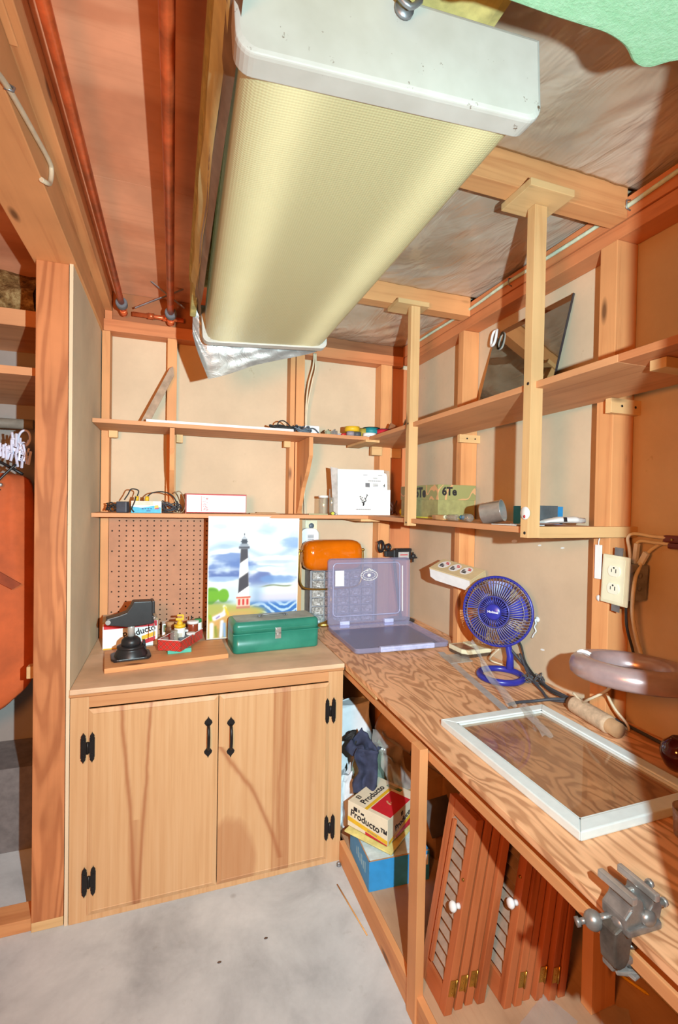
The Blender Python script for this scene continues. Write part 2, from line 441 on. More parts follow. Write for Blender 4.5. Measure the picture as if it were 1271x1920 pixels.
m = MB(); m.box(-2.2, 1.42, -.3, 1.735, 2.60, 2.63); m.box(-2.2, 1.42, 1.7365, 2.73, 2.6, 2.63)
struct('ceiling', m, CEILPLY, 'orange plywood subfloor that forms the ceiling', 'ceiling')
# doorway post and header on the left
B('post', (-.462, -.360, 1.94, 2.03, .034, 2.39), POSTW, 'tall knotty timber post between closet and cabinet')
B('post_shoe', (-.462, -.360, 1.94, 2.03, 0, .0335), PALE['x'], 'pale timber shoe under the foot of the tall post')
B('foundation_ledge', (-1.3, -.47, 2.42, 2.709, 0, .37), plain('foundation', (116, 108, 106), .9, var=.12), 'dark grey foundation ledge low in the closet', 'ledge')
B('sill_plate', (-1.3, -.464, 1.95, 2.04, 0, .045), FIR['x'], 'timber sill on the floor under the closet opening')
m = MB(); m.box(-.475, -.335, -.3, 2.705, 2.39, 2.505, bev=.003); m.box(-.475, -.30, -.3, 2.705, 2.505, 2.598, bev=.003)
struct('header_beam', m, FIR['y'], 'heavy timber header running over the closet opening')
B('nailing_block', (-.335, -.318, .9, 1.19, 2.50, 2.575), FIR['y'], 'short timber block nailed high on the header', bev=.003)
# plates, studs, joists
B('top_plate', (-.334, 1.31, 2.62, 2.708, 2.392, 2.45), RED['x'], 'reddish top plate along the back wall')
m = MB(); m.box(1.312, 1.398, .336, 2.62, 2.40, 2.445, bev=.002); m.box(1.306, 1.398, .336, 2.62, 2.447, 2.51, bev=.002)
struct('top_plate', m, RED['y'], 'doubled reddish top plate along the right wall')
for nm, x0, x1, lab in (('a', -.340, -.303, 'narrow stud in the back wall beside the partition panel'), ('b', -.036, .011, 'stud in the back wall behind the leaning stick'),
                        ('c', .612, .640, 'left stud of the pair behind the hanging white cable'), ('d', .645, .694, 'right stud of the pair behind the hanging white cable'),
                        ('e', 1.165, 1.236, 'stud in the back wall nearest the room corner')):
    B('stud', (x0, x1, 2.622, 2.709, .0, 2.391), FIR['z'], lab)
B('stud', (1.25, 1.398, 2.665, 2.709, 0, 2.39), RED['z'], 'dark stud in the far end of the right wall')
B('stud', (1.31, 1.398, 1.985, 2.028, 0, 2.399), FIR['z'], 'stud in the right wall behind the blue fan')
B('stud', (1.31, 1.398, 1.145, 1.208, 0, 2.399), FIR['z'], 'wide stud in the right wall carrying the outlet')
B('joist', (.30, 1.304, 1.108, 1.168, 2.442, 2.60), FIR['x'], 'nearer ceiling joist at the top of the near upright')
B('joist', (.30, 1.304, 1.925, 1.985, 2.442, 2.60), FIR['x'], 'farther ceiling joist at the top of the far upright')
B('trimmer_joist', (.20, .298, -.2, 2.62, 2.445, 2.60), RED['y'], 'joist above the light fixture between plywood and plastic sheet')
B('rim_joist', (-.298, 1.398, 2.655, 2.708, 2.452, 2.598), wood('old_fir', (150, 92, 58), (110, 62, 36), 'x', 20), 'dark rim joist above the back top plate')
B('rim_joist', (-.333, -.299, 2.655, 2.708, 2.452, 2.504), RED['x'], 'short dark block under the header at the end of the back plate')
# vapour sheet between joists: sagging, wrinkled plastic
def sheet_bay(x0, x1, y0, y1, sag, zt, lab, seed):
    def f(u, v):
        x, y = x0+(x1-x0)*u, y0+(y1-y0)*v
        e = min(1, 4*min(u, 1-u), 4*min(v, 1-v))
        q = mnoise.noise(Vector((x*3+seed, y*3, seed))) * .014
        diag = abs(mnoise.noise(Vector(((x+y)*9, (x-y)*2.0, seed+7)))) * .010 + (abs(mnoise.noise(Vector((x*16+y*5, y*5-x*2, seed+3)))) * .012)*(1-e)
        return Vector((x, y, zt - sag*math.sin(math.pi*u)**.7*math.sin(math.pi*v)**.6 - (q+diag)*(.35+.65*e)))
    m = MB(); m.grid(70, 60, f)
    o = m.build('vapour_sheet', SHEET, fix=False)
    tag(o, lab, 'plastic sheet', kind='structure')
    md = o.modifiers.new('Thick', 'SOLIDIFY'); md.thickness = .0008
sheet_bay(.30, 1.36, .336, 1.106, .02, 2.535, 'wrinkled plastic sheet stapled under the ceiling nearest the viewer', 1)
sheet_bay(.30, 1.36, 1.17, 1.923, .02, 2.53, 'wrinkled plastic sheet between the two ceiling joists', 5)
sheet_bay(.30, 1.36, 1.987, 2.652, .03, 2.52, 'wrinkled plastic sheet above the back right corner', 9)

# ------------------------------------------------------------------ green foam slab, close to the lens
def foam():
    prof = [(.28, .40), (.345, .532), (.40, .528), (.47, .524), (.52, .520), (.56, .517), (.60, .522), (.635, .536), (.662, .534), (.69, .512), (.75, .49), (.86, .47), (.98, .44), (.98, .336), (.28, .336)]
    pts = [Vector((x, y, 0)) for x, y in prof]
    edge = [(p.x, p.y) for p in catmull(pts[:13], 4)] + prof[13:]
    m = MB(); m.prism(edge, 0, .05); m.bevel(.008, 3, 50)
    t = NT('green_foam'); f = t.noise(t.coords(rnd=False), 160, 4, .7); g = t.noise(t.coords(rnd=False), 30, 4)
    t.base(t.mix(.5, t.ramp(f, [(.3, (140, 196, 150)), (.7, (180, 220, 184))]), t.ramp(g, [(.3, (148, 202, 156)), (.7, (172, 216, 178))])))
    t.bump(f, .6, .003)
    o = m.build('foam_slab', t.set(.9, 0, .2), loc=(0, 0, 2.207))
    tag(o, 'pale green foam slab lying overhead beside the light fixture', 'foam')
foam()
# two battens that hold the slab up, running back to the wall by the doorway
for k, (y, lab) in enumerate(((.36, 'thin batten under the near end of the green foam'),)):
    m = MB(); m.box(.28, 1.398, y-.02, y+.02, 2.185, 2.206, bev=.002)
    tag(m.build('batten', PALE['x']), lab, 'batten')

# ------------------------------------------------------------------ ceiling fixture
fx = thing('fluorescent_fixture', 'long fluorescent ceiling fixture with yellowed prismatic lens', 'light fixture', (.3165, 1.229, 2.149), (.35, -3.6, -1.3))
LENS = diffuser_mat()
def lens_ring(y, s=1.0):
    w = .222
    pr = [(-w, .075), (-w, .03), (-w+.006, .014), (-w+.02, .004), (-w+.045, 0), (0, 0), (w-.045, 0), (w-.02, .004), (w-.006, .014), (w, .03), (w, .075)]
    return [Vector((x, y, z)) for x, z in pr]
m = MB(); m.loft([lens_ring(-.60), lens_ring(-.3), lens_ring(0), lens_ring(.3), lens_ring(.60)], caps=False, closed=False)
o = m.build('lens', LENS, fx, fix=False)
m = MB(); m.box(-.223, .223, -.605, .605, .076, .108, bev=.003); m.build('housing', WHITE, fx)
PAINT = NT('chipped_white_enamel')
_v = PAINT.coords(); _a = PAINT.noise(_v, 40, 4, .7); _b = PAINT.noise(_v, 9, 4)
PAINT.base(PAINT.mix(PAINT.ramp(_a, [(.66, (0, 0, 0)), (.71, (255, 255, 255))]), PAINT.ramp(_b, [(.3, (196, 192, 182)), (.7, (214, 211, 203))]), (120, 98, 80)))
PAINT = PAINT.set(.45)
def endcap(y, s):
    m = MB()
    def rr(dy, g):
        w, h = .231+g, .114+g
        q_ = .024; arc = [(-w+q_-q_*math.cos(R(k*15)), -.002-g+q_-q_*math.sin(R(k*15))) for k in range(7)]
        pts = [(-w, h)] + arc + [(-a, b) for a, b in arc[::-1]] + [(w, h)]
        return [Vector((x, y+s*dy, z)) for x, z in pts]
    m.loft([rr(.028, .001), rr(.028, .004), rr(-.004, .005), rr(-.01, .004), rr(-.012, -.002)], smooth=False)
    return m
endcap(-.60, 1).bevel(.002, 2).build('end_cap', PAINT, fx)
endcap(.60, -1).bevel(.002, 2).build('end_cap', PAINT, fx)
m = MB(); m.tube([(-.02, -.618, .112), (-.018, -.63, .10), (0, -.632, .086), (.018, -.63, .10), (.02, -.618, .112)], .004, 8, n=3); m.lathe([(0, 0), (.014, .001), (.014, .006), (0, .008)], T(0, -.613, .098) @ RX(90), 16)
m.build('mounting_clip', GALV, fx)
for x in (-.12, .14):   # hanging rods to the joist
    for y in (-.45, .45):
        m = MB(); m.cyl((x, y, .105), (x*.4, y, .31), .003, seg=8); m.build('hanging_wire', GALV, fx)
m = MB(); m.tube([(.0, -.60, .112), (.01, -.61, .16), (.06, -.63, .25), (.10, -.64, .36)], .004, 8, n=5); m.build('supply_cord', IVORY, fx)

# insulation batt resting over the fixture, with kraft edge and a drooping foil end
ib = thing('insulation_batt', 'foil faced insulation strip hanging behind the light fixture', 'insulation', (0, 0, 0))
KRAFT = plain('yellow_facing', (236, 228, 168), .6, var=.15, nscale=9)
GREYP = plain('grey_facing', (150, 128, 108), .7, var=.2, nscale=12)
def strip(x0, x1, z, wob, seed):
    def f(u, v):
        y = .33+1.53*u
        if y > 1.52:
            k = (y-1.52)/.34; n = mnoise.noise(Vector((y*6, v*2, seed)))*wob
            return Vector((x0+(x1-x0)*v+n+.010*k, y, z[0]+(z[1]-z[0])*v+n*.6+.075*k))
        n = mnoise.noise(Vector((y*6, v*2, seed)))*wob
        return Vector((x0+(x1-x0)*v+n, y, z[0]+(z[1]-z[0])*v+n*.6))
    return f
m = MB(); m.grid(60, 3, strip(.046, .062, (2.245, 2.19), .006, 2)); m.build('kraft_edge', KRAFT, ib, fix=False)
m = MB(); m.grid(60, 3, strip(.058, .076, (2.20, 2.165), .004, 6)); m.build('facing_edge', GREYP, ib, fix=False)
m = MB(); m.box(.045, .50, .33, 1.86, 2.345, 2.43, bev=.02); m.box(.050, .072, .33, 1.86, 2.235, 2.36, bev=.006); m.build('batt', plain('glass_wool', (206, 190, 120), .95, var=.2), ib)
def foil(u, v):
    # u across x, v down from the batt's back end
    x = .062+.50*u
    edge = .265-.165*(u-.1)/.9 if u > .1 else .10+(.265-.10)*(u/.1)**.8
    y = 1.865+.035*math.sin(v*2.2)+mnoise.noise(Vector((u*7, v*6, 4)))*.008
    return Vector((x+.012*v*math.sin(u*9), y, 2.285-edge*v))
m = MB(); m.grid(60, 30, foil); m.build('foil_flap', FOIL, ib, fix=False)

# ------------------------------------------------------------------ pipes and clutter in the ceiling bay
def pipe(x, y1, z, r, lab, band):
    t = thing('copper_pipe', lab, 'pipe', (x, 0, z), group='copper pipes under the plywood ceiling')
    m = MB(); m.cyl((0, -.3, 0), (0, y1, 0), r, seg=20); m.build('tube', COPPER, t)
    m = MB(); m.lathe([(r, 0), (r+.010, 0), (r+.012, .006), (r+.012, .034), (r+.009, .04), (r, .04)], T(0, y1-.14, 0) @ RX(-90), 20); m.build('foam_collar', GREYRUB, t)
    m = MB(); m.lathe([(r, 0), (r+.003, 0), (r+.003, .05), (r, .05)], T(0, y1-.05, 0) @ RX(-90), 20); m.build('coupling', COPPER, t)
    if band:
        m = MB(); m.lathe([(r+.0006, 0), (r+.0012, .001), (r+.0012, .03), (r+.0006, .032)], T(0, .87, 0) @ RX(-90), 20); m.build('tape_band', CREAM, t)
    return t
pipe(-.236, 2.56, 2.465, .0135, 'slimmer left copper pipe beside the header', False)
pipe(-.021, 2.56, 2.45, .0150, 'right copper pipe beside the light fixture', True)
m = MB(); m.box(-.21, .05, -.006, .006, -.002, .002, T(0, 2.47, 2.525) @ RY(34)); tag(m.build('bridging_strap', GALV), 'grey metal bridging strap sloping down to the right above back plate', 'metal strap')
m = MB(); m.box(-.05, .21, -.006, .006, -.002, .002, T(-.14, 2.50, 2.50) @ RY(-30)); tag(m.build('bridging_strap', GALV), 'grey metal bridging strap sloping up to the right above back plate', 'metal strap')
m = MB(); m.cyl((-.20, 2.58, 2.475), (.04, 2.58, 2.475), .011); m.cyl((-.13, 2.58, 2.475), (-.10, 2.58, 2.475), .015); m.cyl((-.06, 2.58, 2.475), (-.03, 2.58, 2.475), .015)
tag(m.build('copper_fitting', COPPER), 'short copper cross pipe with couplings above the back plate', 'pipe')
m = MB(); m.tube([(-.328, 1.0, 2.30), (-.329, 1.067, 2.352), (-.329, 1.163, 2.392), (-.329, 1.36, 2.44), (-.329, 1.50, 2.47), (-.329, 1.53, 2.462), (-.329, 1.515, 2.42), (-.327, 1.47, 2.392), (-.335, 1.45, 2.386)], .0065, 8, n=5)
hc = tag(m.build('white_cable', IVORY), 'white cable stapled to the side of the header', 'cable')
m = MB(); m.tube([(-.334, 1.155, 2.385), (-.319, 1.16, 2.386), (-.319, 1.168, 2.398), (-.334, 1.168, 2.404)], .003, 6); m.build('staple', GALV, hc)
# cable along the right plate
pts = [(1.300, .40, 2.474)] + [(1.300-.003*(i % 2), .7+.2*i, 2.478+.004*math.sin(i*1.7)) for i in range(10)]
m = MB(); m.tube(pts, .0068, 8, n=4); rc = tag(m.build('house_cable', plain('mint_cable', (206, 218, 192), .45)), 'pale green cable running along the right wall plate', 'cable')
for y in (1.10, 1.64):
    m = MB(); m.tube([(1.307, y, 2.462), (1.290, y, 2.466), (1.290, y, 2.490), (1.307, y, 2.494)], .0022, 6); m.build('staple', GALV, rc)
# pale cable hanging down the stud pair on the back wall
m = MB(); m.tube([(.74, 2.60, 2.40), (.735, 2.595, 2.33), (.71, 2.60, 2.22), (.700, 2.605, 2.10), (.70, 2.612, 1.93), (.70, 2.65, 1.905), (.71, 2.66, 1.88), (.715, 2.66, 1.6), (.72, 2.66, 1.46)], .005, 8, n=5)
m.tube([(.75, 2.60, 2.40), (.748, 2.595, 2.31), (.73, 2.59, 2.24), (.705, 2.60, 2.08), (.703, 2.60, 1.93)], .005, 8, n=5)
tag(m.build('drop_cable', IVORY), 'white cable hanging down the stud pair on the back wall', 'cable')

# ------------------------------------------------------------------ shelves, uprights and brackets
def plank(name, b, m, lab, cat, group=None, bev=.0015):
    mb = MB(); mb.box(*b, bev=bev); return tag(mb.build(name, m), lab, cat, group)
G = 'shelf boards round the corner'
plank('shelf_board', (-.343, 1.308, 2.356, 2.620, 1.476, 1.495), SHELFW['x'], 'lower shelf board along the back wall above the painting', 'shelf', G)
plank('shelf_board', (.985, 1.308, 1.152, 2.355, 1.475, 1.494), SHELFW['y'], 'lower shelf board along the right wall holding the steel cup', 'shelf', G)
plank('shelf_board', (-.343, 1.308, 2.362, 2.620, 1.897, 1.916), SHELFW['x'], 'upper shelf board along the back wall under the leaning stick', 'shelf', G)
plank('shelf_board', (.985, 1.308, .852, 2.361, 1.897, 1.916), SHELFW['y'], 'upper shelf board along the right wall under the framed pane', 'shelf', G)
plank('shelf_board', (.985, 1.308, .336, .851, 1.897, 1.916), RED['y'], 'darker red end piece of the upper right shelf', 'shelf', G)
plank('shelf_block', (1.04, 1.30, .775, .815, 1.872, 1.896), PALE['x'], 'pale block under the red end of the upper right shelf', 'cleat')
def upright(y, lab, dx):
    t = thing('shelf_upright', lab, 'upright', (.967, y, 1.463), group='uprights carrying the right shelves')
    m = MB(); m.box(0, .043, 0, .031, 0, .957, bev=.001); m.build('bar', PALE['z'], t)
    for z in (.447, .014):
        m = MB(); m.lathe([(0, 0), (.0045, .0), (.0045, .0012), (0, .002)], T(-.0001, .012, z) @ RY(-90), 10); m.build('screw', BLKMET, t)
upright(1.868, 'far slim upright post rising to the farther joist', 0)
upright(1.120, 'near slim upright post rising to the nearer joist', 0)
plank('ceiling_block', (.90, 1.05, 1.06, 1.185, 2.421, 2.441), PALE['x'], 'pale block under the nearer joist on top of the near upright', 'block')
plank('ceiling_block', (.90, 1.05, 1.86, 1.97, 2.421, 2.441), PALE['x'], 'pale block under the farther joist on top of the far upright', 'block')
plank('shelf_cleat', (1.011, 1.40, 1.122, 1.143, 1.462, 1.496), PALE['x'], 'pale cleat from the near upright back to the outlet stud', 'cleat')
def bracket(x, lab, cut):
    t = MB(); M = plane((x, 0, 0), (0, 1, 0), (0, 0, 1))
    c = [(2.364, 1.895), (2.364, 1.80)] + cut + [(2.60, 1.497), (2.620, 1.497), (2.620, 1.895)]
    t.prism(c, 0, .021, M); tag(t.build('shelf_bracket', FIR['z']), lab, 'bracket', 'tapered boards between the back shelves')
bracket(-.018, 'tapered bracket board in front of the stick stud', [(2.40, 1.70), (2.52, 1.58), (2.56, 1.52)])
bracket(.655, 'tapered bracket board in front of the stud pair', [(2.42, 1.72), (2.50, 1.64), (2.56, 1.54)])
for b, lab in (((-.303, -.262, 2.59, 2.62, 1.862, 1.896), 'little cleat under the upper shelf beside the partition'), ((.012, .044, 2.59, 2.62, 1.855, 1.896), 'little cleat under the upper shelf at the stick stud'),
               ((.575, .611, 2.59, 2.62, 1.862, 1.896), 'little cleat under the upper shelf at the stud pair'), ((1.10, 1.164, 2.59, 2.62, 1.845, 1.896), 'cleat under the upper shelf near the room corner'),
               ((1.285, 1.40, 1.962, 1.984, 1.858, 1.896), 'nailed cleat on the fan stud under the upper shelf'), ((1.275, 1.41, 1.122, 1.144, 1.85, 1.896), 'nailed cleat on the outlet stud under the upper shelf'),
               ((1.24, 1.309, 2.63, 2.664, 1.84, 1.896), 'nailed cleat in the corner under the upper shelf')):
    plank('shelf_cleat', b, PALE['x'], lab, 'cleat')
plank('corner_board', (.955, 1.035, 2.335, 2.618, 1.884, 1.8965), PALE['y'], 'pale board joining the upper shelves in the corner', 'cleat')
plank('corner_board', (.94, 1.05, 2.345, 2.618, 1.463, 1.4755), PALE['y'], 'pale board joining the lower shelves in the corner', 'cleat')
for y, x, z in ((1.961, 1.325, 1.877), (1.961, 1.37, 1.877)):
    m = MB(); m.lathe([(0, 0), (.004, 0), (.004, .001), (0, .0015)], T(x, y, z) @ RX(90), 8)
    tag(m.build('nail_head', BLKMET), 'dark nail in the %s of the cleat on the fan stud' % ('left half' if x < 1.35 else 'right half'), 'nail')
for y, x, z in ((1.121, 1.318, 1.873), (1.121, 1.375, 1.873)):
    m = MB(); m.lathe([(0, 0), (.004, 0), (.004, .001), (0, .0015)], T(x, y, z) @ RX(90), 8)
    tag(m.build('nail_head', BLKMET), 'dark nail in the %s of the cleat on the outlet stud' % ('left half' if x < 1.35 else 'right half'), 'nail')
# pegboard: real holes would be thousands of faces, so the drilled grid is sunk dark discs inside the board's own mesh
def pegboard():
    m = MB(); m.box(-.300, .188, 2.612, 2.620, .867, 1.474)
    m.mi = 1
    for i in range(15):
        for j in range(23):
            x, z = -.285+.0325*i, .892+.0254*j
            if i == 0 or i == 9: 
                if (i*7+j*5) % 4: continue
            m.prism([(.0041*math.cos(a*math.pi/4), .0041*math.sin(a*math.pi/4)) for a in range(8)], 0, .0004, plane((x, 2.6118, z), (1, 0, 0), (0, 0, 1)))
    tag(m.build('pegboard', [PEG, plain('hole_dark', (46, 30, 22), .9)]), 'brown pegboard on the back wall above the cabinet', 'pegboard')
pegboard()
# ================================================================== CABINET
cab = thing('base_cabinet', 'low two-door birch base cabinet under the painting', 'cabinet', (-.343, 1.933, 0))
CW = 1.048   # width
m = MB(); m.box(0, .012, .02, .68, 0, .845); m.box(CW-.012, CW, .02, .68, 0, .845); m.box(.012, CW-.012, .02, .68, .03, .045); m.box(.012, CW-.012, .668, .68, .045, .845)
m.build('carcass', MAPLE, cab)
m = MB(); m.box(0, .061, 0, .02, 0, .84, bev=.001); m.box(CW-.066, CW, 0, .02, 0, .84, bev=.001); m.box(.061, CW-.066, 0, .02, 0, .03, bev=.001)
m.build('face_frame', MAPLE, cab)
m = MB(); m.box(.061, CW-.066, 0, .02, .792, .84, bev=.001); m.build('top_rail', MAPLEX, cab)
m = MB(); m.box(-.001, CW+.002, -.012, .685, .847, .866, bev=.003); m.build('top', COUNTER, cab)
m = MB(); M = plane((-.001, 0, 0), (0, 1, 0), (0, 0, 1))
m.prism([(-.012, .866-.019), (-.010, .838), (0, .832), (0, .847)], 0, CW+.002, M); m.build('edge_moulding', MAPLEX, cab)
# doors: slab with bevelled rim
def door(x0, x1, name_side):
    w, h = x1-x0, .762
    m = MB()
    def ring(g, y): return [Vector((x0+g, y, .026+g)), Vector((x1-g, y, .026+g)), Vector((x1-g, y, .026+h-g)), Vector((x0+g, y, .026+h-g))]
    m.loft([ring(0, -.0005), ring(0, -.006), ring(.016, -.011), ring(.018, -.010)], smooth=False)
    return m.build('door', BIRCHL if name_side == 'l' else BIRCHR, cab)
d1 = door(.061, .5215, 'l'); d2 = door(.5245, .984, 'r')
def spade(cx, cz, s, up):
    k = 1 if up else -1
    p = [(0, .030), (.0035, .022), (.013, .012), (.0155, .004), (.010, -.004), (.006, -.008), (-.006, -.008), (-.010, -.004), (-.0155, .004), (-.013, .012), (-.0035, .022)]
    q = [(cx+a*s, cz+k*b*s) for a, b in p]
    return q if up else q[::-1]
def handle(par, x, z):
    hd = MB()
    M = plane((x, -.0105, z), (1, 0, 0), (0, 0, 1))
    hd.prism(spade(0, .052, 1.0, True), 0, .003, M); hd.prism(spade(0, -.052, 1.0, False), 0, .003, M)
    hd.tube([M @ Vector(p) for p in ((0, .046, .003), (0, .040, .016), (0, .02, .026), (0, 0, .028), (0, -.02, .026), (0, -.040, .016), (0, -.046, .003))], .0058, 10, n=4)
    hd.build('handle', BLKMET, par, label='black wrought spade pull')
handle(d1, .484, .628); handle(d2, .571, .616)
def hinge(par, x, z):
    h = MB(); M = plane((x, -.011, z), (1, 0, 0), (0, 0, 1))
    for s in (-1, 1):
        side = [(.0, -.040), (.0085, -.036), (.0085, .036), (0, .040), (-.0085, .036), (-.0085, -.036)]
        h.prism([(a+s*.0145, b) for a, b in side], 0, .003, M)
        for k in (-1, 1):
            q = [(s*.0145+a*.5, k*(.038+b*.62)) for a, b in [(0, .030), (.0035, .022), (.013, .012), (.0155, .004), (.010, -.004), (-.010, -.004), (-.0155, .004), (-.013, .012), (-.0035, .022)]]
            h.prism(q if k < 0 else q[::-1], 0, .0032, M)
            h.lathe([(0, .003), (.0028, .003), (.002, .0048), (0, .005)], M @ T(s*.0145, k*.026, 0), 8)
    h.prism(rect(-.008, .008, -.020, .020), 0, .0034, M)
    h.cyl(M @ Vector((0, -.022, .004)), M @ Vector((0, .022, .004)), .0042, seg=10)
    h.build('hinge', BLKMET, par, label='black forged H hinge')
hinge(d1, .060, .650); hinge(d1, .067, .155); hinge(d2, .989, .668); hinge(d2, .993, .163)

# ================================================================== ON THE CABINET
# plank, a wide board lying along the front
pk = MB(); M = Matrix(); pk.prism([(-.249, 2.067), (.238, 2.130), (.232, 2.368), (-.279, 2.318)], .8665, .886); pk.bevel(.0015)
tag(pk.build('loose_plank', FIR['x']), 'loose plank lying on the cabinet under the black vise', 'plank')
# vacuum base hobby vise
hv = thing('hobby_vise', 'black vacuum base hobby vise with tilted head on the loose plank', 'vise', (-.162, 2.195, .8865), (0, 0, 8))
m = MB(); m.prism(m.rrect(.155, .125, .03), .002, .012); m.bevel(.003, 2)
for x in (-.06, .06):
    for y in (-.045, .045): m.cyl((x, y, 0), (x, y, .003), .010, seg=12)
m.build('base_plate', BLKPL, hv)
m = MB(); m.lathe([(.066, .012), (.064, .018), (.055, .036), (.051, .042), (.056, .045), (.056, .051), (.044, .054), (0, .054)], seg=28); m.build('suction_cone', BLKPL, hv)
m = MB(); m.lathe([(.036, .052), (.040, .062), (.037, .076), (.027, .086), (.015, .091), (0, .091)], seg=24); m.build('ball_clamp', BLKPL, hv)
m = MB(); m.box(.054, .064, -.012, .012, .020, .060, RY(-8)); m.build('cam_lever', BLKPL, hv)
m = MB(); m.cyl((0, 0, .085), (0, 0, .165), .014, seg=16); m.build('post', BRIGHT, hv)
m = MB(); M = plane((0, .03, 0), (1, 0, 0), (0, 0, 1))
m.prism([(-.098, .150), (-.052, .142), (-.02, .135), (.03, .137), (.082, .140), (.084, .230), (.076, .238), (.006, .240), (-.002, .222), (-.02, .196), (-.05, .186), (-.096, .176)], 0, .06, M); m.bevel(.004, 2)
m.build('head', BLKPL, hv)
m = MB(); m.box(.078, .090, -.036, .036, .185, .238, bev=.003); m.box(.078, .088, -.03, .03, .142, .175, bev=.003); m.build('jaw', BLKPL, hv)
m = MB(); m.cyl((.084, -.028, .165), (.0935, -.028, .165), .007, seg=12); m.cyl((-.09, -.032, .162), (-.09, -.026, .162), .010, seg=12); m.build('screw', STEEL, hv)
m = MB(); m.cyl((.086, -.035, .08), (.088, -.031, .142), .0022, seg=8); m.build('tie_rod', STEEL, hv)
# cigar box behind the vise
def cbox(name, lab, cat, w, d, h, loc, rot, face, group=None):
    t = thing(name, lab, cat, loc, rot, group)
    m = MB(); m.box(-w/2, w/2, -d/2, d/2, 0, h, bev=.0012); m.build('carton', face, t)
    return t
cb = cbox('cigar_box', 'white cigar box with red top stripe behind the black vise', 'box', .235, .15, .125, (-.188, 2.485, .867), (0, 0, 6), CARD)
F = plane((-.1175, -.0752, 0), (1, 0, 0), (0, 0, 1))
decal('red_stripe', [rect(.004, .232, .092, .118)], REDP, cb, F); decal('lid', [rect(-.002, .237, .1195, .126)], BROWNC, cb, F, .002)
m = MB(); m.box(-.1185, .1185, -.0765, .0765, .1252, .1285, bev=.001); m.build('lid_panel', plain('box_lid', (206, 186, 160), .7), cb)
decal('yellow_band', [rect(.002, .06, 0, .005), [(.165, .028), (.225, .046), (.225, .066), (.165, .048)]], YELP, cb, F)
decal('red_patch', [[(.165, .008), (.225, .022), (.225, .044), (.165, .026)]], REDP, cb, F)
text('Producto', .042, INK, cb, F @ T(.155, .070, .0006) @ RZ(13), bold=.0008, sx=.9)
# white carton right of it
wc = cbox('small_carton', 'small white carton with a green label beside the cigar box', 'box', .05, .06, .085, (-.02, 2.50, .867), (0, 0, 4), CARD)
decal('green_label', [rect(-.02, .02, .045, .08)], plain('olive_print', (104, 116, 78)), wc, plane((0, -.0302, 0), (1, 0, 0), (0, 0, 1)))
decal('label_border', [rect(-.012, .012, .052, .066)], CREAM, wc, plane((0, -.0307, 0), (1, 0, 0), (0, 0, 1)))
# plaid tray with jars
m = MB(); m.box(-.05, .05, -.045, .045, 0, .018, bev=.003); o = m.build('teal_carton', TEAL, loc=(.030, 2.235, .8865), rot=(0, 0, 6)); tag(o, 'flat teal carton under the red plaid tray', 'box')
PLAID = plaid('red_plaid', (214, 54, 46), (70, 22, 20), (240, 150, 130), 34)
tr = thing('plaid_tray', 'open red plaid cardboard tray full of small jars', 'tray', (.042, 2.272, .905), (0, 0, 62))
L_, W_, H_ = .215, .107, .046
m = MB(); m.box(-L_/2, L_/2, -W_/2, W_/2, 0, .0015); 
for a in ((-L_/2, L_/2, -W_/2, -W_/2+.0015), (-L_/2, L_/2, W_/2-.0015, W_/2), (-L_/2, -L_/2+.0015, -W_/2, W_/2), (L_/2-.0015, L_/2, -W_/2, W_/2)): m.box(*a, .0015, H_)
m.build('walls', PLAID, tr)
m = MB()
for a in ((-L_/2-.0004, L_/2+.0004, -W_/2-.0004, -W_/2+.002), (-L_/2-.0004, L_/2+.0004, W_/2-.002, W_/2+.0004), (-L_/2-.0004, -L_/2+.002, -W_/2, W_/2), (L_/2-.002, L_/2+.0004, -W_/2, W_/2)): m.box(*a, H_-.0008, H_+.0012)
m.build('cut_edge', CARD, tr)
def jar(lab, x, y, r, h, body, capm, cr, ch, cat='jar', neck=None, group=None, z=.9070, name='jar'):
    t = thing(name, lab, cat, (x, y, z), group=group)
    m = MB()
    if neck: m.lathe([(0, 0), (r*.94, 0), (r, r*.08), (r, h*.72), (r*.9, h*.8), (neck, h*.86), (neck, h), (0, h)], seg=20)
    else: m.lathe([(0, 0), (r*.95, 0), (r, r*.08), (r, h*.95), (r*.92, h), (0, h)], seg=20)
    m.build('body', body, t)
    if capm:
        m = MB(); m.lathe([(0, h), (cr, h), (cr, h+ch*.9), (cr*.94, h+ch), (0, h+ch)], seg=20); m.build('cap', capm, t)
    return t
AMBER = plain('brown_paint', (150, 66, 40), .2); GREYPL = plain('grey_lid', (98, 112, 126), .4)
BOTB = plain('brown_glue', (120, 82, 58), .5)
jar('clear glass bottle without cap at the near end of the plaid tray', .012, 2.208, .019, .078, GLASS, None, 0, 0, 'bottle', .014)
jar('squat clear glass jar at the front left of the plaid tray', -.026, 2.226, .014, .045, GLASS, None, 0, 0, 'jar')
yb = jar('white glue bottle with yellow twist top in the plaid tray', .035, 2.268, .024, .075, CARD, YELP, .025, .014, 'bottle', None, name='glue_bottle')
m = MB(); m.lathe([(.012, .089), (.013, .098), (.008, .102), (.008, .110), (0, .110)], seg=14); m.box(-.018, .018, -.004, .004, .106, .118, bev=.003); m.box(.010, .018, -.004, .004, .116, .130, bev=.002); m.box(-.012, .016, -.004, .004, .126, .134, bev=.002); m.build('twist_nozzle', YELP, yb)
decal('label', [rect(-.014, .014, .02, .055)], plain('cream_print', (222, 214, 196)), yb, plane((-.003, -.0243, 0), (1, -.1, 0), (0, 0, 1)))
jar('tall reddish brown jar with white lid at the back of the plaid tray', .094, 2.318, .024, .078, AMBER, CARD, .027, .011)
jar('short reddish brown jar with white lid in front of the tall one', .083, 2.272, .018, .038, AMBER, CARD, .020, .009)
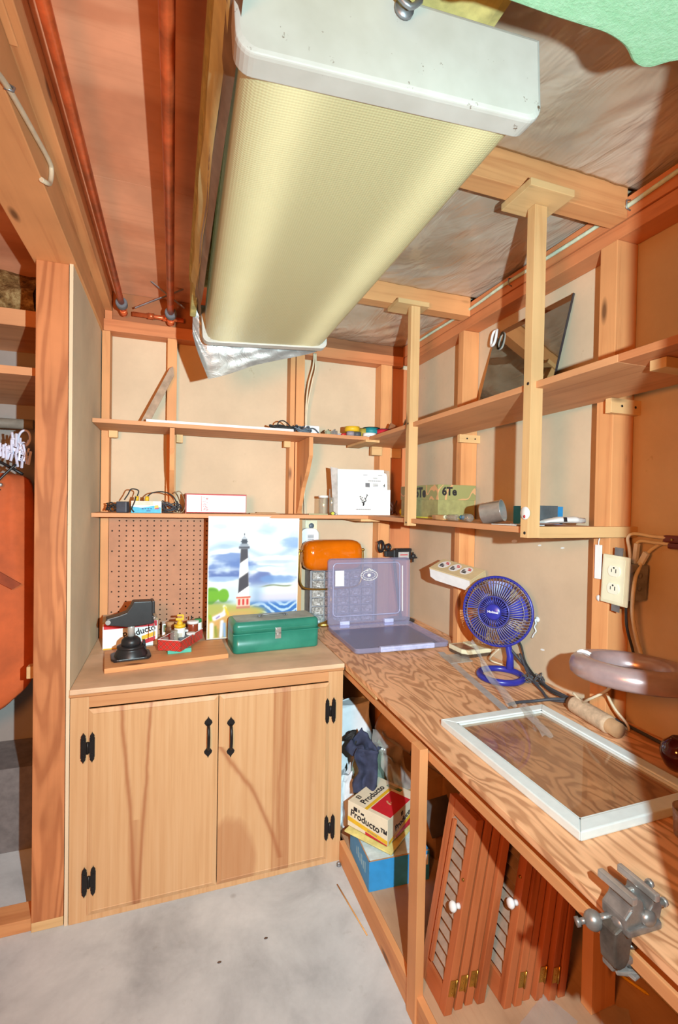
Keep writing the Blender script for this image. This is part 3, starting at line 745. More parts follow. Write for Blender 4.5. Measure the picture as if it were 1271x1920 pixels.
jar('white bottle with green cap at the far end of the plaid tray', .118, 2.345, .017, .075, CARD, plain('green_cap', (52, 140, 84)), .017, .016, 'bottle')
jar('small grey lidded tub nearest the tray corner', .042, 2.224, .014, .032, BLKPL, GREYPL, .0145, .006, 'tub')
jar('grey lidded tub against the right side of the plaid tray', .071, 2.244, .015, .034, BLKPL, GREYPL, .0155, .006, 'tub')
jar('dark tub with white lid behind the yellow topped bottle', .066, 2.322, .016, .042, BLKPL, CARD, .0165, .008, 'tub')
jar('brown bottle standing behind the glue bottle', -.004, 2.42, .021, .085, BOTB, BROWNC, .019, .022, 'bottle', None, z=.867)
wr_ = thing('wire_tool', 'dark hand tool lying on its side behind the plaid tray', 'tool', (.062, 2.44, .867))
m = MB(); m.box(-.035, .05, -.02, .02, 0, .09, bev=.008); m.build('body', plain('dark_brown_tool', (96, 52, 34), .5), wr_); m = MB(); m.cyl((.03, 0, .09), (.03, 0, .125), .003); m.build('pin', BLKMET, wr_)

# ---------------------------------------------------------------- painting on canvas
def painting():
    W, H = .448, .598
    t = thing('canvas_painting', 'painted canvas of a striped lighthouse leaning on the shelf edge', 'painting', (.160, 2.373, .8868), (2.1, 0, 1.0))
    m = MB(); m.box(0, W, 0, .017, 0, H, bev=.004); m.build('stretched_canvas', CARD, t)
    nx, ny = 168, 224
    rs = np.random.RandomState(5)
    def fbm(sx, sy, oc=4, sd=0):
        a = np.zeros((ny+1, nx+1)); r2 = np.random.RandomState(sd); amp = 1
        for o in range(oc):
            gx, gy = max(2, int(sx*2**o)), max(2, int(sy*2**o)); g = r2.rand(gy+2, gx+2)
            X = np.linspace(0, gx, nx+1); Y = np.linspace(0, gy, ny+1); xi = X.astype(int); yi = Y.astype(int)
            fx_ = X-xi; fy_ = Y-yi; fx_ = fx_*fx_*(3-2*fx_); fy_ = fy_*fy_*(3-2*fy_)
            a += amp*((g[yi][:, xi]*(1-fx_)+g[yi][:, xi+1]*fx_)*(1-fy_)[:, None]+(g[yi+1][:, xi]*(1-fx_)+g[yi+1][:, xi+1]*fx_)*fy_[:, None]); amp *= .5
        a = (a-a.mean())/a.std(); return .8+.16*a
    U, V = np.meshgrid(np.linspace(0, 1, nx+1), np.linspace(0, 1, ny+1))   # V up
    C = np.zeros((ny+1, nx+1, 3)); C[:] = (232, 242, 248)
    def put(mask, c, a=1.0):
        k = np.clip(mask, 0, 1)[..., None]*a; C[:] = C*(1-k)+np.array(c, float)*k
    S = lambda e, w: 1/(1+np.exp(-e/w))
    n1, n2, n3, n4 = fbm(3, 4, 4, 1), fbm(5, 9, 4, 2), fbm(2, 7, 4, 3), fbm(6, 26, 3, 9)
    put(S(n2-.92, .06)*S(V-.5, .05), (178, 204, 232), .8)
    put(S(n1-.8, .06)*S(V-.6, .04), (246, 250, 252), .7)
    put(np.exp(-((V-.72-.06*np.sin(U*7))/.035)**2)*S(.9-U*0+n3-.6, .1), (150, 182, 218), .6)
    def cloud(cx, cy, rx, ry, c, a):
        d = ((U-cx)/rx)**2+((V-cy)/ry)**2+(n2-.8)*2.2+(n4-.8)*1.4; put(S(1-d, .22), c, a)
    cloud(.20, .61, .26, .085, (92, 122, 186), .95); cloud(.16, .665, .15, .04, (128, 156, 206), .7)
    cloud(.22, .53, .22, .05, (80, 104, 170), .9); cloud(.20, .565, .17, .016, (214, 228, 244), .6); cloud(.16, .49, .20, .02, (170, 198, 230), .8)
    cloud(.55, .47, .14, .06, (92, 110, 170), .9); cloud(.82, .47, .22, .035, (112, 150, 206), .85); cloud(.93, .78, .14, .05, (134, 170, 218), .8)
    cloud(.60, .57, .26, .022, (160, 190, 222), .7); cloud(.80, .62, .26, .018, (170, 190, 214), .6); cloud(.80, .655, .22, .02, (252, 253, 254), .9); cloud(.75, .56, .2, .018, (236, 242, 250), .9)
    cloud(.62, .88, .10, .025, (170, 196, 226), .7); cloud(.12, .92, .08, .02, (180, 204, 230), .7); cloud(.16, .755, .14, .02, (150, 184, 222), .7); cloud(.12, .71, .10, .015, (248, 250, 252), .9)
    put(S(.43-V, .012)*S(U-.02, .02), (214, 232, 240), .95)
    put(S(.41-V, .01)*S(U-.62, .02)*S(V-.33, .02), (238, 240, 216), .9)
    put(S(.355-V, .01)*S(U-.5, .03)*S(V-.27, .01), (214, 208, 236), .9)
    put(np.exp(-((U-.53)/.07)**2)*S(.42-V, .02), (150, 178, 208), .75); put(np.exp(-((U-.26)/.06)**2)*S(.42-V, .02), (196, 220, 232), .7)
    put(np.exp(-((V-.418-.006*np.sin(U*20))/.006)**2)*S(U-.60, .02)*S(.92-U, .01), (120, 128, 96), .9)
    put(S(.285-V-.02*(U-.6), .008)*S(U-.42, .02), (58, 112, 186), .95)
    wv = np.sin((V*120+6*np.sin(U*9)+n2*9)); put(S(wv-.35, .15)*S(.28-V, .01)*S(U-.42, .03), (206, 228, 246), .9)
    # land and bushes
    land = .262+.045*np.exp(-((U-.0)/.25)**2)-.10*np.clip(U-.42, 0, 1)*1.6
    put(S(land-V, .008)*S(.62-U, .02), (176, 180, 92), 1); put(S(land-.02-V, .02)*S(n1-.8, .04)*S(.6-U, .02), (116, 140, 52), .9)
    put(S(.21-V+.05*U, .015)*S(.55-U, .05)*S(n2-.72, .06), (222, 166, 104), .85); put(S(.14-V, .04)*S(.45-U, .05)*S(n1-.75, .05), (206, 140, 84), .6)
    for cx, cy, rx, ry in ((.05, .365, .075, .055), (.17, .355, .055, .052), (.03, .33, .05, .04)):
        d = ((U-cx)/rx)**2+((V-cy)/ry)**2+(n2-.8)*1.2; put(S(1-d, .1), (112, 176, 42), 1); put(S(.5-d, .15)*S(n3-.8, .04), (64, 128, 44), .9)
    put(S(.308-V, .006)*S(V-.292, .006)*S(.26-U, .02), (82, 120, 84), .8)
    # lighthouse
    cx = .385-.0*V; y0, y1 = .335, .735
    hw = .060-.022*(V-y0)/(y1-y0); inside = S(hw-np.abs(U-cx), .002)*S(V-y0, .002)*S(y1-V, .002)
    put(inside, (250, 250, 248)); band = ((V*4.15-(U-cx)*2.1+.36) % 1.0); put(inside*S(.5-band, .012)*S(band, .012), (72, 70, 78))
    put(S(.058-np.abs(U-cx), .002)*S(V-.735, .002)*S(.755-V, .002), (84, 86, 96)); put(S(.045-np.abs(U-cx), .002)*S(V-.755, .002)*S(.775-V, .002), (150, 160, 172))
    put(S(.030-np.abs(U-cx), .002)*S(V-.775, .002)*S(.815-V, .002), (66, 72, 84)); put(S(.040-np.abs(U-cx), .002)*S(V-.79, .001)*S(.798-V, .001), (60, 66, 78))
    put(S(.034*(1-(V-.815)/.03)-np.abs(U-cx), .003)*S(V-.815, .002)*S(.845-V, .002), (176, 186, 198)); put(S(.005-np.abs(U-cx), .001)*S(V-.845, .002)*S(.862-V, .002), (60, 66, 78))
    put(S(.073-np.abs(U-cx), .002)*S(V-.255, .002)*S(.335-V, .002), (244, 206, 186)); put(S(.078-np.abs(U-cx), .002)*S(V-.325, .001)*S(.338-V, .001), (206, 96, 72)); put(S(.075-np.abs(U-cx), .002)*S(V-.238, .002)*S(.258-V, .002), (196, 128, 104))
    for dx in (-.045, 0, .045): put(S(.011-np.abs(U-cx-dx), .002)*S(V-.268, .002)*S(.318-V, .002), (204, 52, 48))
    # white birds with a yellow bill at lower left
    def seg(ax, ay, bx, by, w, c):
        dx, dy = bx-ax, by-ay; tt = np.clip(((U-ax)*dx+(V-ay)*dy*1.335**2)/(dx*dx+dy*dy*1.335**2), 0, 1)
        d = np.hypot(U-ax-tt*dx, (V-ay-tt*dy)*1.335); put(S(w-d, .004), c)
    seg(.08, .17, .17, .20, .026, (238, 238, 246)); seg(.17, .20, .19, .25, .012, (246, 246, 250)); seg(.19, .255, .18, .265, .012, (250, 250, 250)); seg(.19, .255, .225, .195, .010, (228, 196, 44))
    seg(.16, .14, .15, .02, .018, (226, 232, 248)); seg(.05, .12, .05, .02, .022, (236, 240, 236)); seg(.10, .17, .13, .185, .006, (128, 104, 170)); seg(.185, .12, .19, .02, .014, (140, 176, 222))
    seg(.04, .16, .03, .19, .014, (150, 186, 40)); seg(.09, .10, .10, .02, .012, (140, 150, 60))
    edge = np.minimum(np.minimum(U, 1-U)*W, np.minimum(V, 1-V)*H); put(S(.0035-edge, .001), (246, 248, 250))
    me = bpy.data.meshes.new('painted_face')
    vs = np.stack([U*W, np.full_like(U, -.0004), V*H], -1).reshape(-1, 3)
    idx = np.arange((nx+1)*(ny+1)).reshape(ny+1, nx+1)
    fs = np.stack([idx[:-1, :-1], idx[:-1, 1:], idx[1:, 1:], idx[1:, :-1]], -1).reshape(-1, 4)
    me.from_pydata(vs.tolist(), [], fs.tolist())
    at = me.color_attributes.new('paint', 'FLOAT_COLOR', 'POINT')
    c = np.clip(C.reshape(-1, 3)/255, 0, 1); c = np.where(c <= .04045, c/12.92, ((c+.055)/1.055)**2.4)
    at.data.foreach_set('color', np.concatenate([c, np.ones((len(c), 1))], 1).astype(np.float32).ravel())
    me.materials.append(vcol('oil_paint', .5))
    o = bpy.data.objects.new('painted_face', me); col.objects.link(o); o.parent = t
painting()

# ---------------------------------------------------------------- tackle box
tb = thing('tackle_box', 'dusty green metal tackle box with chrome latch on the cabinet', 'tackle box', (.462, 2.262, .8665), (0, 0, 3.5))
GREENM = NT('green_enamel'); _n = GREENM.noise(GREENM.coords(), 9, 5)
geo = GREENM.n('ShaderNodeNewGeometry'); sp = GREENM.n('ShaderNodeSeparateXYZ'); GREENM.l(geo.outputs['Normal'], sp.inputs[0])
GREENM.base(GREENM.ramp(_n, [(.3, (36, 120, 100)), (.7, (56, 142, 120))])); GREENM = GREENM.set(.32, .0, .5)
GREENTOP = plain('dusty_enamel', (168, 170, 154), .75, var=.16, nscale=10)
W2, D2 = .205, .088
def shell(z0, z1, rt, rb):
    m = MB(); rings = []
    def rr(g, z): return [Vector((x, y, z)) for x, y in m.rrect(2*(W2-g), 2*(D2-g), max(.026-g, .004), 6)]
    rings = []
    if rb: rings += [rr(.008, z0), rr(.002, z0+.003)]
    rings.append(rr(0, z0+(.009 if rb else 0)))
    if rt: rings += [rr(0, z1-rt), rr(rt*.12, z1-rt*.5), rr(rt*.5, z1-rt*.13), rr(rt, z1)]
    else: rings.append(rr(0, z1))
    return m, rings
m, rg = shell(0, .088, 0, 1); m.loft(rg); tbb = m.build('base', GREENM, tb)
m, rg = shell(.0885, .142, .020, 0); m.loft(rg); tl = m.build('lid', GREENM, tb)
m = MB(); m.prism(m.rrect(2*(W2-.018), 2*(D2-.018), .014, 5), .1418, .1426); m.build('dusty_top', GREENTOP, tl)
m = MB(); m.prism(rect(-.17, .17, 0, .0045), 0, .003, plane((0, -D2+.001, .105), (1, 0, 0), (0, 0, 1))); m.bevel(.0012); m.build('pressed_rib', GREENM, tl)
m = MB(); m.box(-W2-.0015, W2+.0015, -D2-.0015, -D2+.02, .0865, .0905, bev=.001); m.build('rim', GREENM, tbb)
m = MB(); m.box(-.014, .014, -D2-.005, -D2+.001, .058, .110, bev=.002); m.box(-.012, .012, -D2-.009, -D2-.004, .090, .106, bev=.002); m.cyl((-.013, -D2-.008, .084), (.013, -D2-.008, .084), .003, seg=10); m.box(-.006, .006, -D2-.008, -D2-.003, .062, .080, bev=.002)
m.build('latch', STEEL, tb, label='chrome latch')
m = MB(); m.tube([(-.062, .01, .143), (-.058, -.004, .150), (-.045, -.012, .156), (.045, -.012, .156), (.058, -.004, .150), (.062, .01, .143)], .0032, 8, n=4)
for x in (-.062, .062): m.box(x-.01, x+.01, .002, .02, .1424, .147, bev=.001)
m.build('handle', GALV, tb, label='folding wire handle')

# ---------------------------------------------------------------- banker's lamp
bl = thing('desk_lamp', 'brass desk lamp with a glossy amber glass shade', 'lamp', (.850, 2.553, .8665), (0, 0, 2))
AMB = plain('amber_glass', (226, 112, 8), .08, var=.1, nscale=5, coat=.6)
m = MB(); m.lathe([(0, 0), (.075, 0), (.078, .006), (.070, .016), (.040, .024), (.016, .034), (.012, .05), (0, .05)], seg=28, sy=.32); m.build('base', BRASS, bl)
m = MB(); m.cyl((0, 0, .045), (0, 0, .21), .0075, seg=12); m.lathe([(0, .19), (.013, .195), (.016, .21), (.012, .225), (0, .23)], seg=16); m.build('stem', BRASS, bl)
m = MB(); m.tube([(-.185, 0, .425), (-.192, 0, .40), (-.190, 0, .30), (-.176, 0, .235), (-.13, 0, .212), (0, 0, .206), (.13, 0, .212), (.176, 0, .235), (.190, 0, .30), (.192, 0, .40), (.185, 0, .425)], .0055, 10, n=5)
for s in (-1, 1): m.sphere((s*.192, 0, .425), .010, seg=10); m.cyl((s*.192, 0, .425), (s*.165, 0, .425), .005, seg=8)
m.build('yoke', BRASS, bl)
def shade():
    m = MB(); rings = []
    n = 15; k = 20
    for i in range(n+1):
        u = -1+2*i/n; a = math.asin(max(-1, min(1, u))) if False else u
        x = .172*math.sin(a*math.pi/2); e = (1-abs(math.sin(a*math.pi/2))**6)**.25 if abs(a) < 1 else 0.16
        ring = []
        for j in range(k):
            th = 2*math.pi*j/k; c, s = math.cos(th), math.sin(th)
            yy = .075*e*math.copysign(abs(c)**.75, c); zz = .088*e*math.copysign(abs(s)**.62, s)
            ring.append(Vector((x, yy, .400+zz)))
        rings.append(ring)
    m.loft(rings); return m
shade().build('shade', AMB, bl)
m = MB(); m.tube([(.006, -.02, .20), (.01, -.024, .17), (.008, -.022, .14)], .0012, 6, n=3); m.sphere((.008, -.022, .136), .005, seg=8); m.build('pull_chain', BRASS, bl)

# ---------------------------------------------------------------- small parts organiser behind the lamp
og = thing('parts_organizer', 'grey parts organizer with clear drawers behind the amber lamp', 'organizer', (.735, 2.588, .8665))
GREYCAB = plain('grey_cabinet', (150, 152, 158), .5)
DRW = NT('filled_drawer'); _f = DRW.noise(DRW.coords((1, 1, 1)), 70, 4, .7)
DRW.base(DRW.ramp(_f, [(.3, (92, 90, 88)), (.48, (160, 156, 150)), (.62, (206, 204, 200)), (.75, (120, 114, 108))])); DRW = DRW.set(.18, 0, .7)
m = MB(); m.box(0, .40, .012, .11, 0, .307, bev=.003); m.box(0, .012, 0, .02, 0, .307); m.box(.388, .40, 0, .02, 0, .307)
for j in range(7): m.box(.0, .40, .004, .02, j*.050, j*.050+.006)
m.build('case', GREYCAB, og)
dr0 = None
for j in range(6):
    for i in range(5):
        if dr0 is None:
            d_ = MB(); d_.box(0, .068, -.004, .03, 0, .042, bev=.003); dr0 = d_.build('drawer', DRW, og)
            d_ = MB(); d_.box(.024, .044, -.009, -.003, .008, .014, bev=.002); kn = d_.build('drawer_pull', WPLAST, dr0); dd = dr0
        else: dd = copy_tree(dr0, og)
        dd.location = (.014+i*.0755, 0, .007+j*.050)

# ---------------------------------------------------------------- outlet with plug-in night light, on the back wall
ol = thing('wall_outlet', 'cream outlet cover on the back wall beside the painting', 'outlet', (.770, 2.7095, 1.395))
m = MB(); m.box(-.036, .036, -.006, 0, -.06, .06, bev=.003); m.build('cover_plate', CREAM, ol)
m = MB(); m.lathe([(0, 0), (.016, 0), (.016, .004), (0, .004)], T(0, -.006, .028) @ RX(90), 18); m.build('socket', GREYPL, ol)
nl = thing('plug_in_alarm', 'white round-cornered plug-in alarm below the outlet socket', 'alarm', (.752, 2.7025, 1.345))
m = MB(); m.prism([(x, z) for x, z in m.rrect(.108, .132, .038, 6)], 0, .04, plane((0, 0, -.0), (1, 0, 0), (0, 0, 1))); m.bevel(.006, 2, 50); m.build('body', WPLAST, nl)
decal('grille', [rect(-.018, .018, .012+k*.008-.02, .0155+k*.008-.02) for k in range(5)], GREYPL, nl, plane((0.004, -.0402, 0), (1, 0, 0), (0, 0, 1)))

# ---------------------------------------------------------------- clear art case, lid propped open
ac = thing('art_case', 'clear lavender plastic art case standing open on cabinet and bench', 'case', (.790, 2.008, .8675), (0, 0, -.8))
CWd, CDp = .490, .440
def tray_shell(w, d, h, th=.0025, r=.02):
    m = MB(); o = m.rrect(w, d, r, 4); i = m.rrect(w-2*th, d-2*th, r-th, 4)
    def L(p, z): return [Vector((x+w/2, y+d/2, z)) for x, y in p]
    m.loft([L(m.rrect(w-.012, d-.012, r, 4), 0), L(o, .006), L(o, h), L(i, h), L(m.rrect(w-.012-2*th, d-.012-2*th, r-th, 4), th)], smooth=False)
    return m
tray_shell(CWd, CDp, .026).build('base', LAV, ac)
m = MB(); m.box(.02, CWd-.02, .02, CDp-.02, .0026, .0032); m.build('inner_sheet', clear('lavender_tray', (204, 202, 220), .45, .25, (180, 178, 206)), ac)
lidE = bpy.data.objects.new('lid', None); 
lm = tray_shell(CWd, .368, .022)
lid = lm.build('lid', LAV, ac); lid.location = (0, CDp+.010, .020); lid.rotation_euler = (R(87.5), 0, 0)
# raised panel, label, emblem and hinges are pieces of the lid
m = MB()
o = m.rrect(.40, .29, .022, 4)
m.tube([(x+CWd/2-.01, y+.195, .004) for x, y in o], .0035, 6, True); m.build('panel_rib', clear('lavender_rib', (226, 226, 246), .55, .15, (214, 214, 246)), lid)
m = MB(); m.box(.047, .098, .215, .300, .0028, .0036); m.build('paper_label', CARD, lid)
m = MB(); Me = plane((.247, .270, .0034), (1, 0, 0), (0, 1, 0))
m.torus((0, 0, 0), .040, .0016, Me, 32, 6, (1.25, .72)); m.torus((0, 0, 0), .030, .0012, Me, 32, 6, (1.2, .62))
for k in range(5): m.sphere((-.018+.009*k, .030+.006*math.cos((k-2)*.9), 0), .004, seg=8, M=Me)
for k in range(14): m.cyl(Me @ Vector((.045*math.cos(k*.45), .026*math.sin(k*.45), -.0004)), Me @ Vector((.045*math.cos(k*.45), .026*math.sin(k*.45), .001)), .0022, seg=6)
m.sphere((0, 0, 0), .012, (1, .8, .15), 10, Me)
m.build('emblem', CARD, lid, label='white oval crest')
LAVS = plain('lavender_clip', (198, 202, 240), .35)
m = MB()
for x in (.10, .365): m.box(x-.028, x+.028, CDp-.004, CDp+.016, .006, .044, bev=.004)
m.build('hinge', LAVS, ac)
m = MB(); m.box(.12, .40, -.012, .010, .006, .030, bev=.004); m.box(.125, .395, -.016, -.010, .012, .020, bev=.002); m.build('carry_handle', LAVS, ac)
m = MB(); m.box(.447, .452, .06, .32, .004, .010, None, .001)
m.build('edge_strip', CARD, lid)

# ---------------------------------------------------------------- clamp stand behind the case
cs = thing('clamp_stand', 'black ring clamp on a stand in the corner behind the art case', 'clamp stand', (1.285, 2.545, .8675), (0, 0, 0))
m = MB(); m.lathe([(0, 0), (.082, 0), (.084, .006), (.07, .012), (.02, .016), (0, .016)], seg=26); m.build('base', BLKPL, cs)
m = MB(); m.cyl((0, 0, .014), (-.06, -.02, .36), .009, seg=12); m.build('stem', BLKPL, cs)
m = MB(); m.box(-.07, .045, -.035, .0, .365, .425, bev=.006); m.box(-.05, .05, -.03, .005, .415, .432, bev=.004); m.build('jaw_body', BLKPL, cs)
decal('label', [rect(-.04, .028, .376, .412)], plain('silver_label', (190, 184, 180)), cs, plane((0, -.0352, 0), (1, 0, 0), (0, 0, 1)), .0005)
decal('red_line', [rect(-.028, .02, .392, .398)], REDINK, cs, plane((0, -.0357, 0), (1, 0, 0), (0, 0, 1)), .0005)
m = MB(); m.torus((0, 0, 0), .030, .008, plane((-.145, -.02, .445), (.9, .45, 0), (0, 0, 1)), 26, 8, (.75, 1)); m.torus((0, 0, 0), .016, .007, plane((-.098, -.02, .440), (.9, .3, 0), (0, 0, 1)), 20, 8); m.box(-.12, -.065, -.032, -.008, .385, .418, bev=.004); m.cyl((-.17, -.02, .47), (-.15, -.02, .472), .004, seg=8)
m.build('ring_clamp', BLKPL, cs)
m = MB(); m.sphere((.062, -.03, .385), .016, (1, .7, 1), 10); m.box(.04, .085, -.034, -.026, .372, .382, bev=.002); m.box(.055, .063, -.034, -.026, .35, .41, bev=.002); m.build('wing_knob', BLKPL, cs)
# ================================================================== LOWER SHELF
ZL = 1.4955; ZR = 1.4945
ad = thing('power_adapter', 'black plug-in power adapter at the left end of the lower shelf', 'adapter', (-.222, 2.44, ZL), (0, 0, -14))
m = MB(); m.box(-.024, .024, -.02, .02, 0, .052, bev=.005); m.build('body', plain('slate_plastic', (66, 70, 82), .5), ad)
rnd = random.Random(3)
def tangle(cx, cy, cz, rx, ry, rz, n, r, seed, jitter=.3):
    q = random.Random(seed); pts = []
    for i in range(n):
        a = i*.9; k = .55+.45*q.random()
        pts.append((cx+rx*k*math.cos(a)+rx*jitter*(q.random()-.5), cy+ry*k*math.sin(a), cz+r+rz*q.random()))
    mb = MB(); mb.tube(pts, r, 6, n=4); return mb
o = tangle(-.262, 2.47, ZL, .038, .035, .045, 26, .0028, 2).build('adapter_cable', DKRUB); tag(o, 'tangled brown-black cord behind the black power adapter', 'cord')
tbx = thing('ink_box', 'small white and turquoise carton with cables plugged over it', 'box', (-.118, 2.435, ZL), (0, 0, 0))
m = MB(); m.box(-.066, .066, -.022, .022, 0, .056, bev=.001); m.build('carton', CARD, tbx)
Mf = plane((0, -.0221, 0), (1, 0, 0), (0, 0, 1))
decal('turquoise_print', [[(-.066, 0), (.064, 0), (.064, .026), (.03, .034), (-.02, .024), (-.066, .030)]], plain('turquoise', (50, 178, 214), .5), tbx, Mf)
decal('pale_print', [rect(-.066, .03, .036, .055)], plain('peach_print', (232, 206, 186), .5), tbx, Mf)
decal('yellow_mark', [[(.035, .02), (.055, .026), (.05, .038), (.036, .034)]], YELP, tbx, Mf, .0008)
decal('magenta_mark', [[(.038, .017), (.056, .019), (.055, .025), (.036, .022)]], plain('magenta_print', (176, 60, 120)), tbx, Mf, .001)
decal('blue_words', [rect(-.02+k*.012, -.012+k*.012, .017+.001*(k % 2), .022) for k in range(4)] + [rect(0, .018, .008, .012)], plain('navy_print', (40, 74, 140)), tbx, Mf, .0008)
m = MB()
for k, x in enumerate((-.045, .0)): m.cyl((x, 0, .0562), (x+.002, 0, .078), .010, .0085, 12)
m.build('plug', YELP, tbx)
m = MB()
m.tube([(-.16, 2.435, 1.574), (-.155, 2.435, 1.60), (-.185, 2.43, 1.606), (-.20, 2.43, 1.58), (-.215, 2.43, 1.555)], .003, 6, n=6)
m.tube([(-.116, 2.435, 1.572), (-.09, 2.43, 1.592), (-.04, 2.44, 1.596), (.0, 2.45, 1.575), (.02, 2.45, 1.53), (.005, 2.44, ZL+.004), (-.04, 2.44, ZL+.004)], .003, 6, n=6)
m.tube([(-.164, 2.415, 1.57), (-.17, 2.405, 1.545), (-.18, 2.40, 1.515), (-.17, 2.40, ZL+.004)], .003, 6, n=6)
tag(m.build('signal_cable', DKRUB), 'thin dark cable looping out of the turquoise carton', 'cable')
o = tangle(-.01, 2.47, ZL, .055, .035, .055, 34, .0026, 8, .4).build('coiled_cable', CORD); tag(o, 'tangled coil of grey cable right of the turquoise carton', 'cable')
m = MB(); m.tube([(.0, 2.43, 1.59), (.03, 2.43, 1.60), (.05, 2.43, 1.565), (.055, 2.43, 1.53), (.04, 2.43, ZL+.004), (.0, 2.43, ZL+.004)], .0025, 6, n=6)
tag(m.build('loop_cable', plain('tan_cord', (150, 120, 90))), 'thin tan cable loop against the tapered bracket', 'cable')
wb = thing('long_carton', 'long white carton with red edges lying on the lower shelf', 'box', (.203, 2.455, ZL), (0, 0, 2))
m = MB(); m.box(-.143, .143, -.04, .04, .004, .094, bev=.001); m.build('carton', CARD, wb)
Mf = plane((0, -.0402, 0), (1, 0, 0), (0, 0, 1))
decal('red_edge', [rect(-.143, .143, .090, .094), rect(-.143, .143, .004, .007), rect(.1405, .143, .004, .094), rect(-.075, -.073, .01, .085)], REDINK, wb, Mf)
rr = random.Random(4)
decal('pink_scribble', [rect(x, x+.004+rr.random()*.006, z, z+.003) for x, z in [(-.07+rr.random()*.022, .012+rr.random()*.07) for k in range(26)]], plain('pink_print', (226, 150, 156)), wb, Mf)
m = MB(); m.box(-.1445, .1445, -.041, .041, .0942, .0965); m.box(-.149, -.1435, -.041, .04, .0, .0965); m.build('open_flap', plain('flap_card', (176, 96, 84), .7), wb)
m = MB(); m.box(.365, .515, 2.41, 2.45, ZL, ZL+.005); m.box(.40, .50, 2.42, 2.46, ZL+.005, ZL+.009); tag(m.build('flat_scraps', BROWNC), 'flat brown scraps lying beside the long white carton', 'scrap')
jar('clear jar with white lid beside the white folded box', .755, 2.425, .024, .090, GLASS, CARD, .026, .012, z=ZL)
jar('narrow clear vial between lidded jar and white box', .797, 2.41, .011, .092, GLASS, None, 0, 0, 'vial', z=ZL, name='vial')
m = MB(); m.box(-.05, .05, -.018, .018, 0, .006, RZ(-12)); o = m.build('ruler_scrap', plain('olive_scrap', (170, 160, 110)), loc=(.715, 2.385, ZL)); tag(o, 'olive strip lying in front of the clear lidded jar', 'scrap')
m = MB(); m.cyl((0, -.01, .008), (0, .01, .008), .008, seg=10); o = m.build('yellow_spool', plain('lime', (196, 196, 66)), loc=(.79, 2.375, ZL)); tag(o, 'tiny lime spool in front of the narrow vial', 'spool')
# white box with opened flap and printed deer
bx = thing('mailing_box', 'white box with an opened printed lid and a deer emblem', 'box', (.984, 2.42, ZL), (0, 0, 0))
m = MB(); m.box(-.160, .160, 0, .12, .0, .142, bev=.001); m.build('carton', CARD, bx)
m = MB(); m.prism([(-.157, .143), (.155, .143), (.156, .215), (.150, .235), (.138, .238), (.136, .254), (-.155, .250)], 0, .003, plane((0, .02, 0), (1, 0, 0), (0, .10, 1))); lidp = m.build('lid_flap', CARD, bx)
m = MB(); m.prism([(-.20, .255), (-.155, .25), (-.157, .0), (-.185, .02)], 0, .0025, plane((0, .03, 0), (1, .25, 0), (0, .05, 1))); m.build('side_flap', plain('grey_flap', (206, 196, 190), .7), bx)
m = MB(); m.prism([(.138, .15), (.176, .14), (.172, .250), (.10, .256), (.137, .243), (.152, .236)], 0, .0025, plane((0, .035, 0), (1, 0, 0), (0, .05, 1))); m.build('inner_flap', plain('kraft_flap', (190, 160, 136), .7), bx)
Ml = plane((0, .0164, 0), (1, 0, 0), (0, .10, 1))
decal('shipping_print', [rect(.022, .048, .155, .178)] + [rect(.010+.03*a, .035+.03*a, z, z+.0025) for a, z in ((0, .222), (3, .222), (2, .205))] + [rect(.04+k*.011, .048+k*.011, .189, .193) for k in range(7)] + [rect(.068, .098, .158+.007*k, .1605+.007*k) for k in range(3)], GREYINK, lidp, Ml)
text('F', .024, INK, lidp, Ml @ T(.135, .168, .0006) @ Matrix.Rotation(math.pi, 4, 'Z') , bold=.0005)
Md = plane((0, -.0003, 0), (1, 0, 0), (0, 0, 1))
m = MB()
def dot(x, z, a=.0035, b=.0035, r=0):
    m.prism([(x+a*math.cos(k*math.pi/5)*math.cos(r)-b*math.sin(k*math.pi/5)*math.sin(r), z+a*math.cos(k*math.pi/5)*math.sin(r)+b*math.sin(k*math.pi/5)*math.cos(r)) for k in range(10)], 0, .0004, Md)
dot(.0, .062, .005, .010); dot(-.002, .054, .003, .006); dot(.004, .073, .006, .004)
for x, z, a in ((-.012, .082, 2.2), (-.018, .090, 1.9), (-.010, .094, .6), (.010, .086, .9), (.014, .096, 1.1), (.018, .104, 1.6), (-.004, .080, 1.4), (-.020, .100, .2), (.006, .092, 2.6), (.020, .110, 2.2)): dot(x, z, .0062, .0022, a)
dot(-.008, .070, .006, .003, 2.3); dot(.012, .078, .007, .0025, 1)
m.build('deer_emblem', INK, bx)
decal('caption', [rect(-.044+k*.0062, -.040+k*.0062, .028, .0325+.0015*((k*3) % 2)) for k in range(14)], GREYINK, bx, Md)
# odds behind it
m = MB()
for k in range(9): m.cyl((rnd.uniform(-.02, .02), rnd.uniform(-.02, .02), rnd.uniform(.0, .02)), (rnd.uniform(-.03, .03), rnd.uniform(-.02, .02), rnd.uniform(.03, .085)), .004, seg=6)
o = m.build('bundle_of_picks', plain('maroon_plastic', (96, 58, 46)), loc=(1.195, 2.48, ZL)); tag(o, 'bundle of dark brown picks between white box and olive box', 'bundle')
m = MB(); m.sphere((0, 0, .02), .02, (1, .6, 1), 10); m.box(-.004, .018, -.004, .004, .03, .05, bev=.002); o = m.build('yellow_tag', plain('acid_yellow', (222, 214, 40)), loc=(1.215, 2.41, ZL)); tag(o, 'small acid yellow piece beside the olive box', 'scrap')
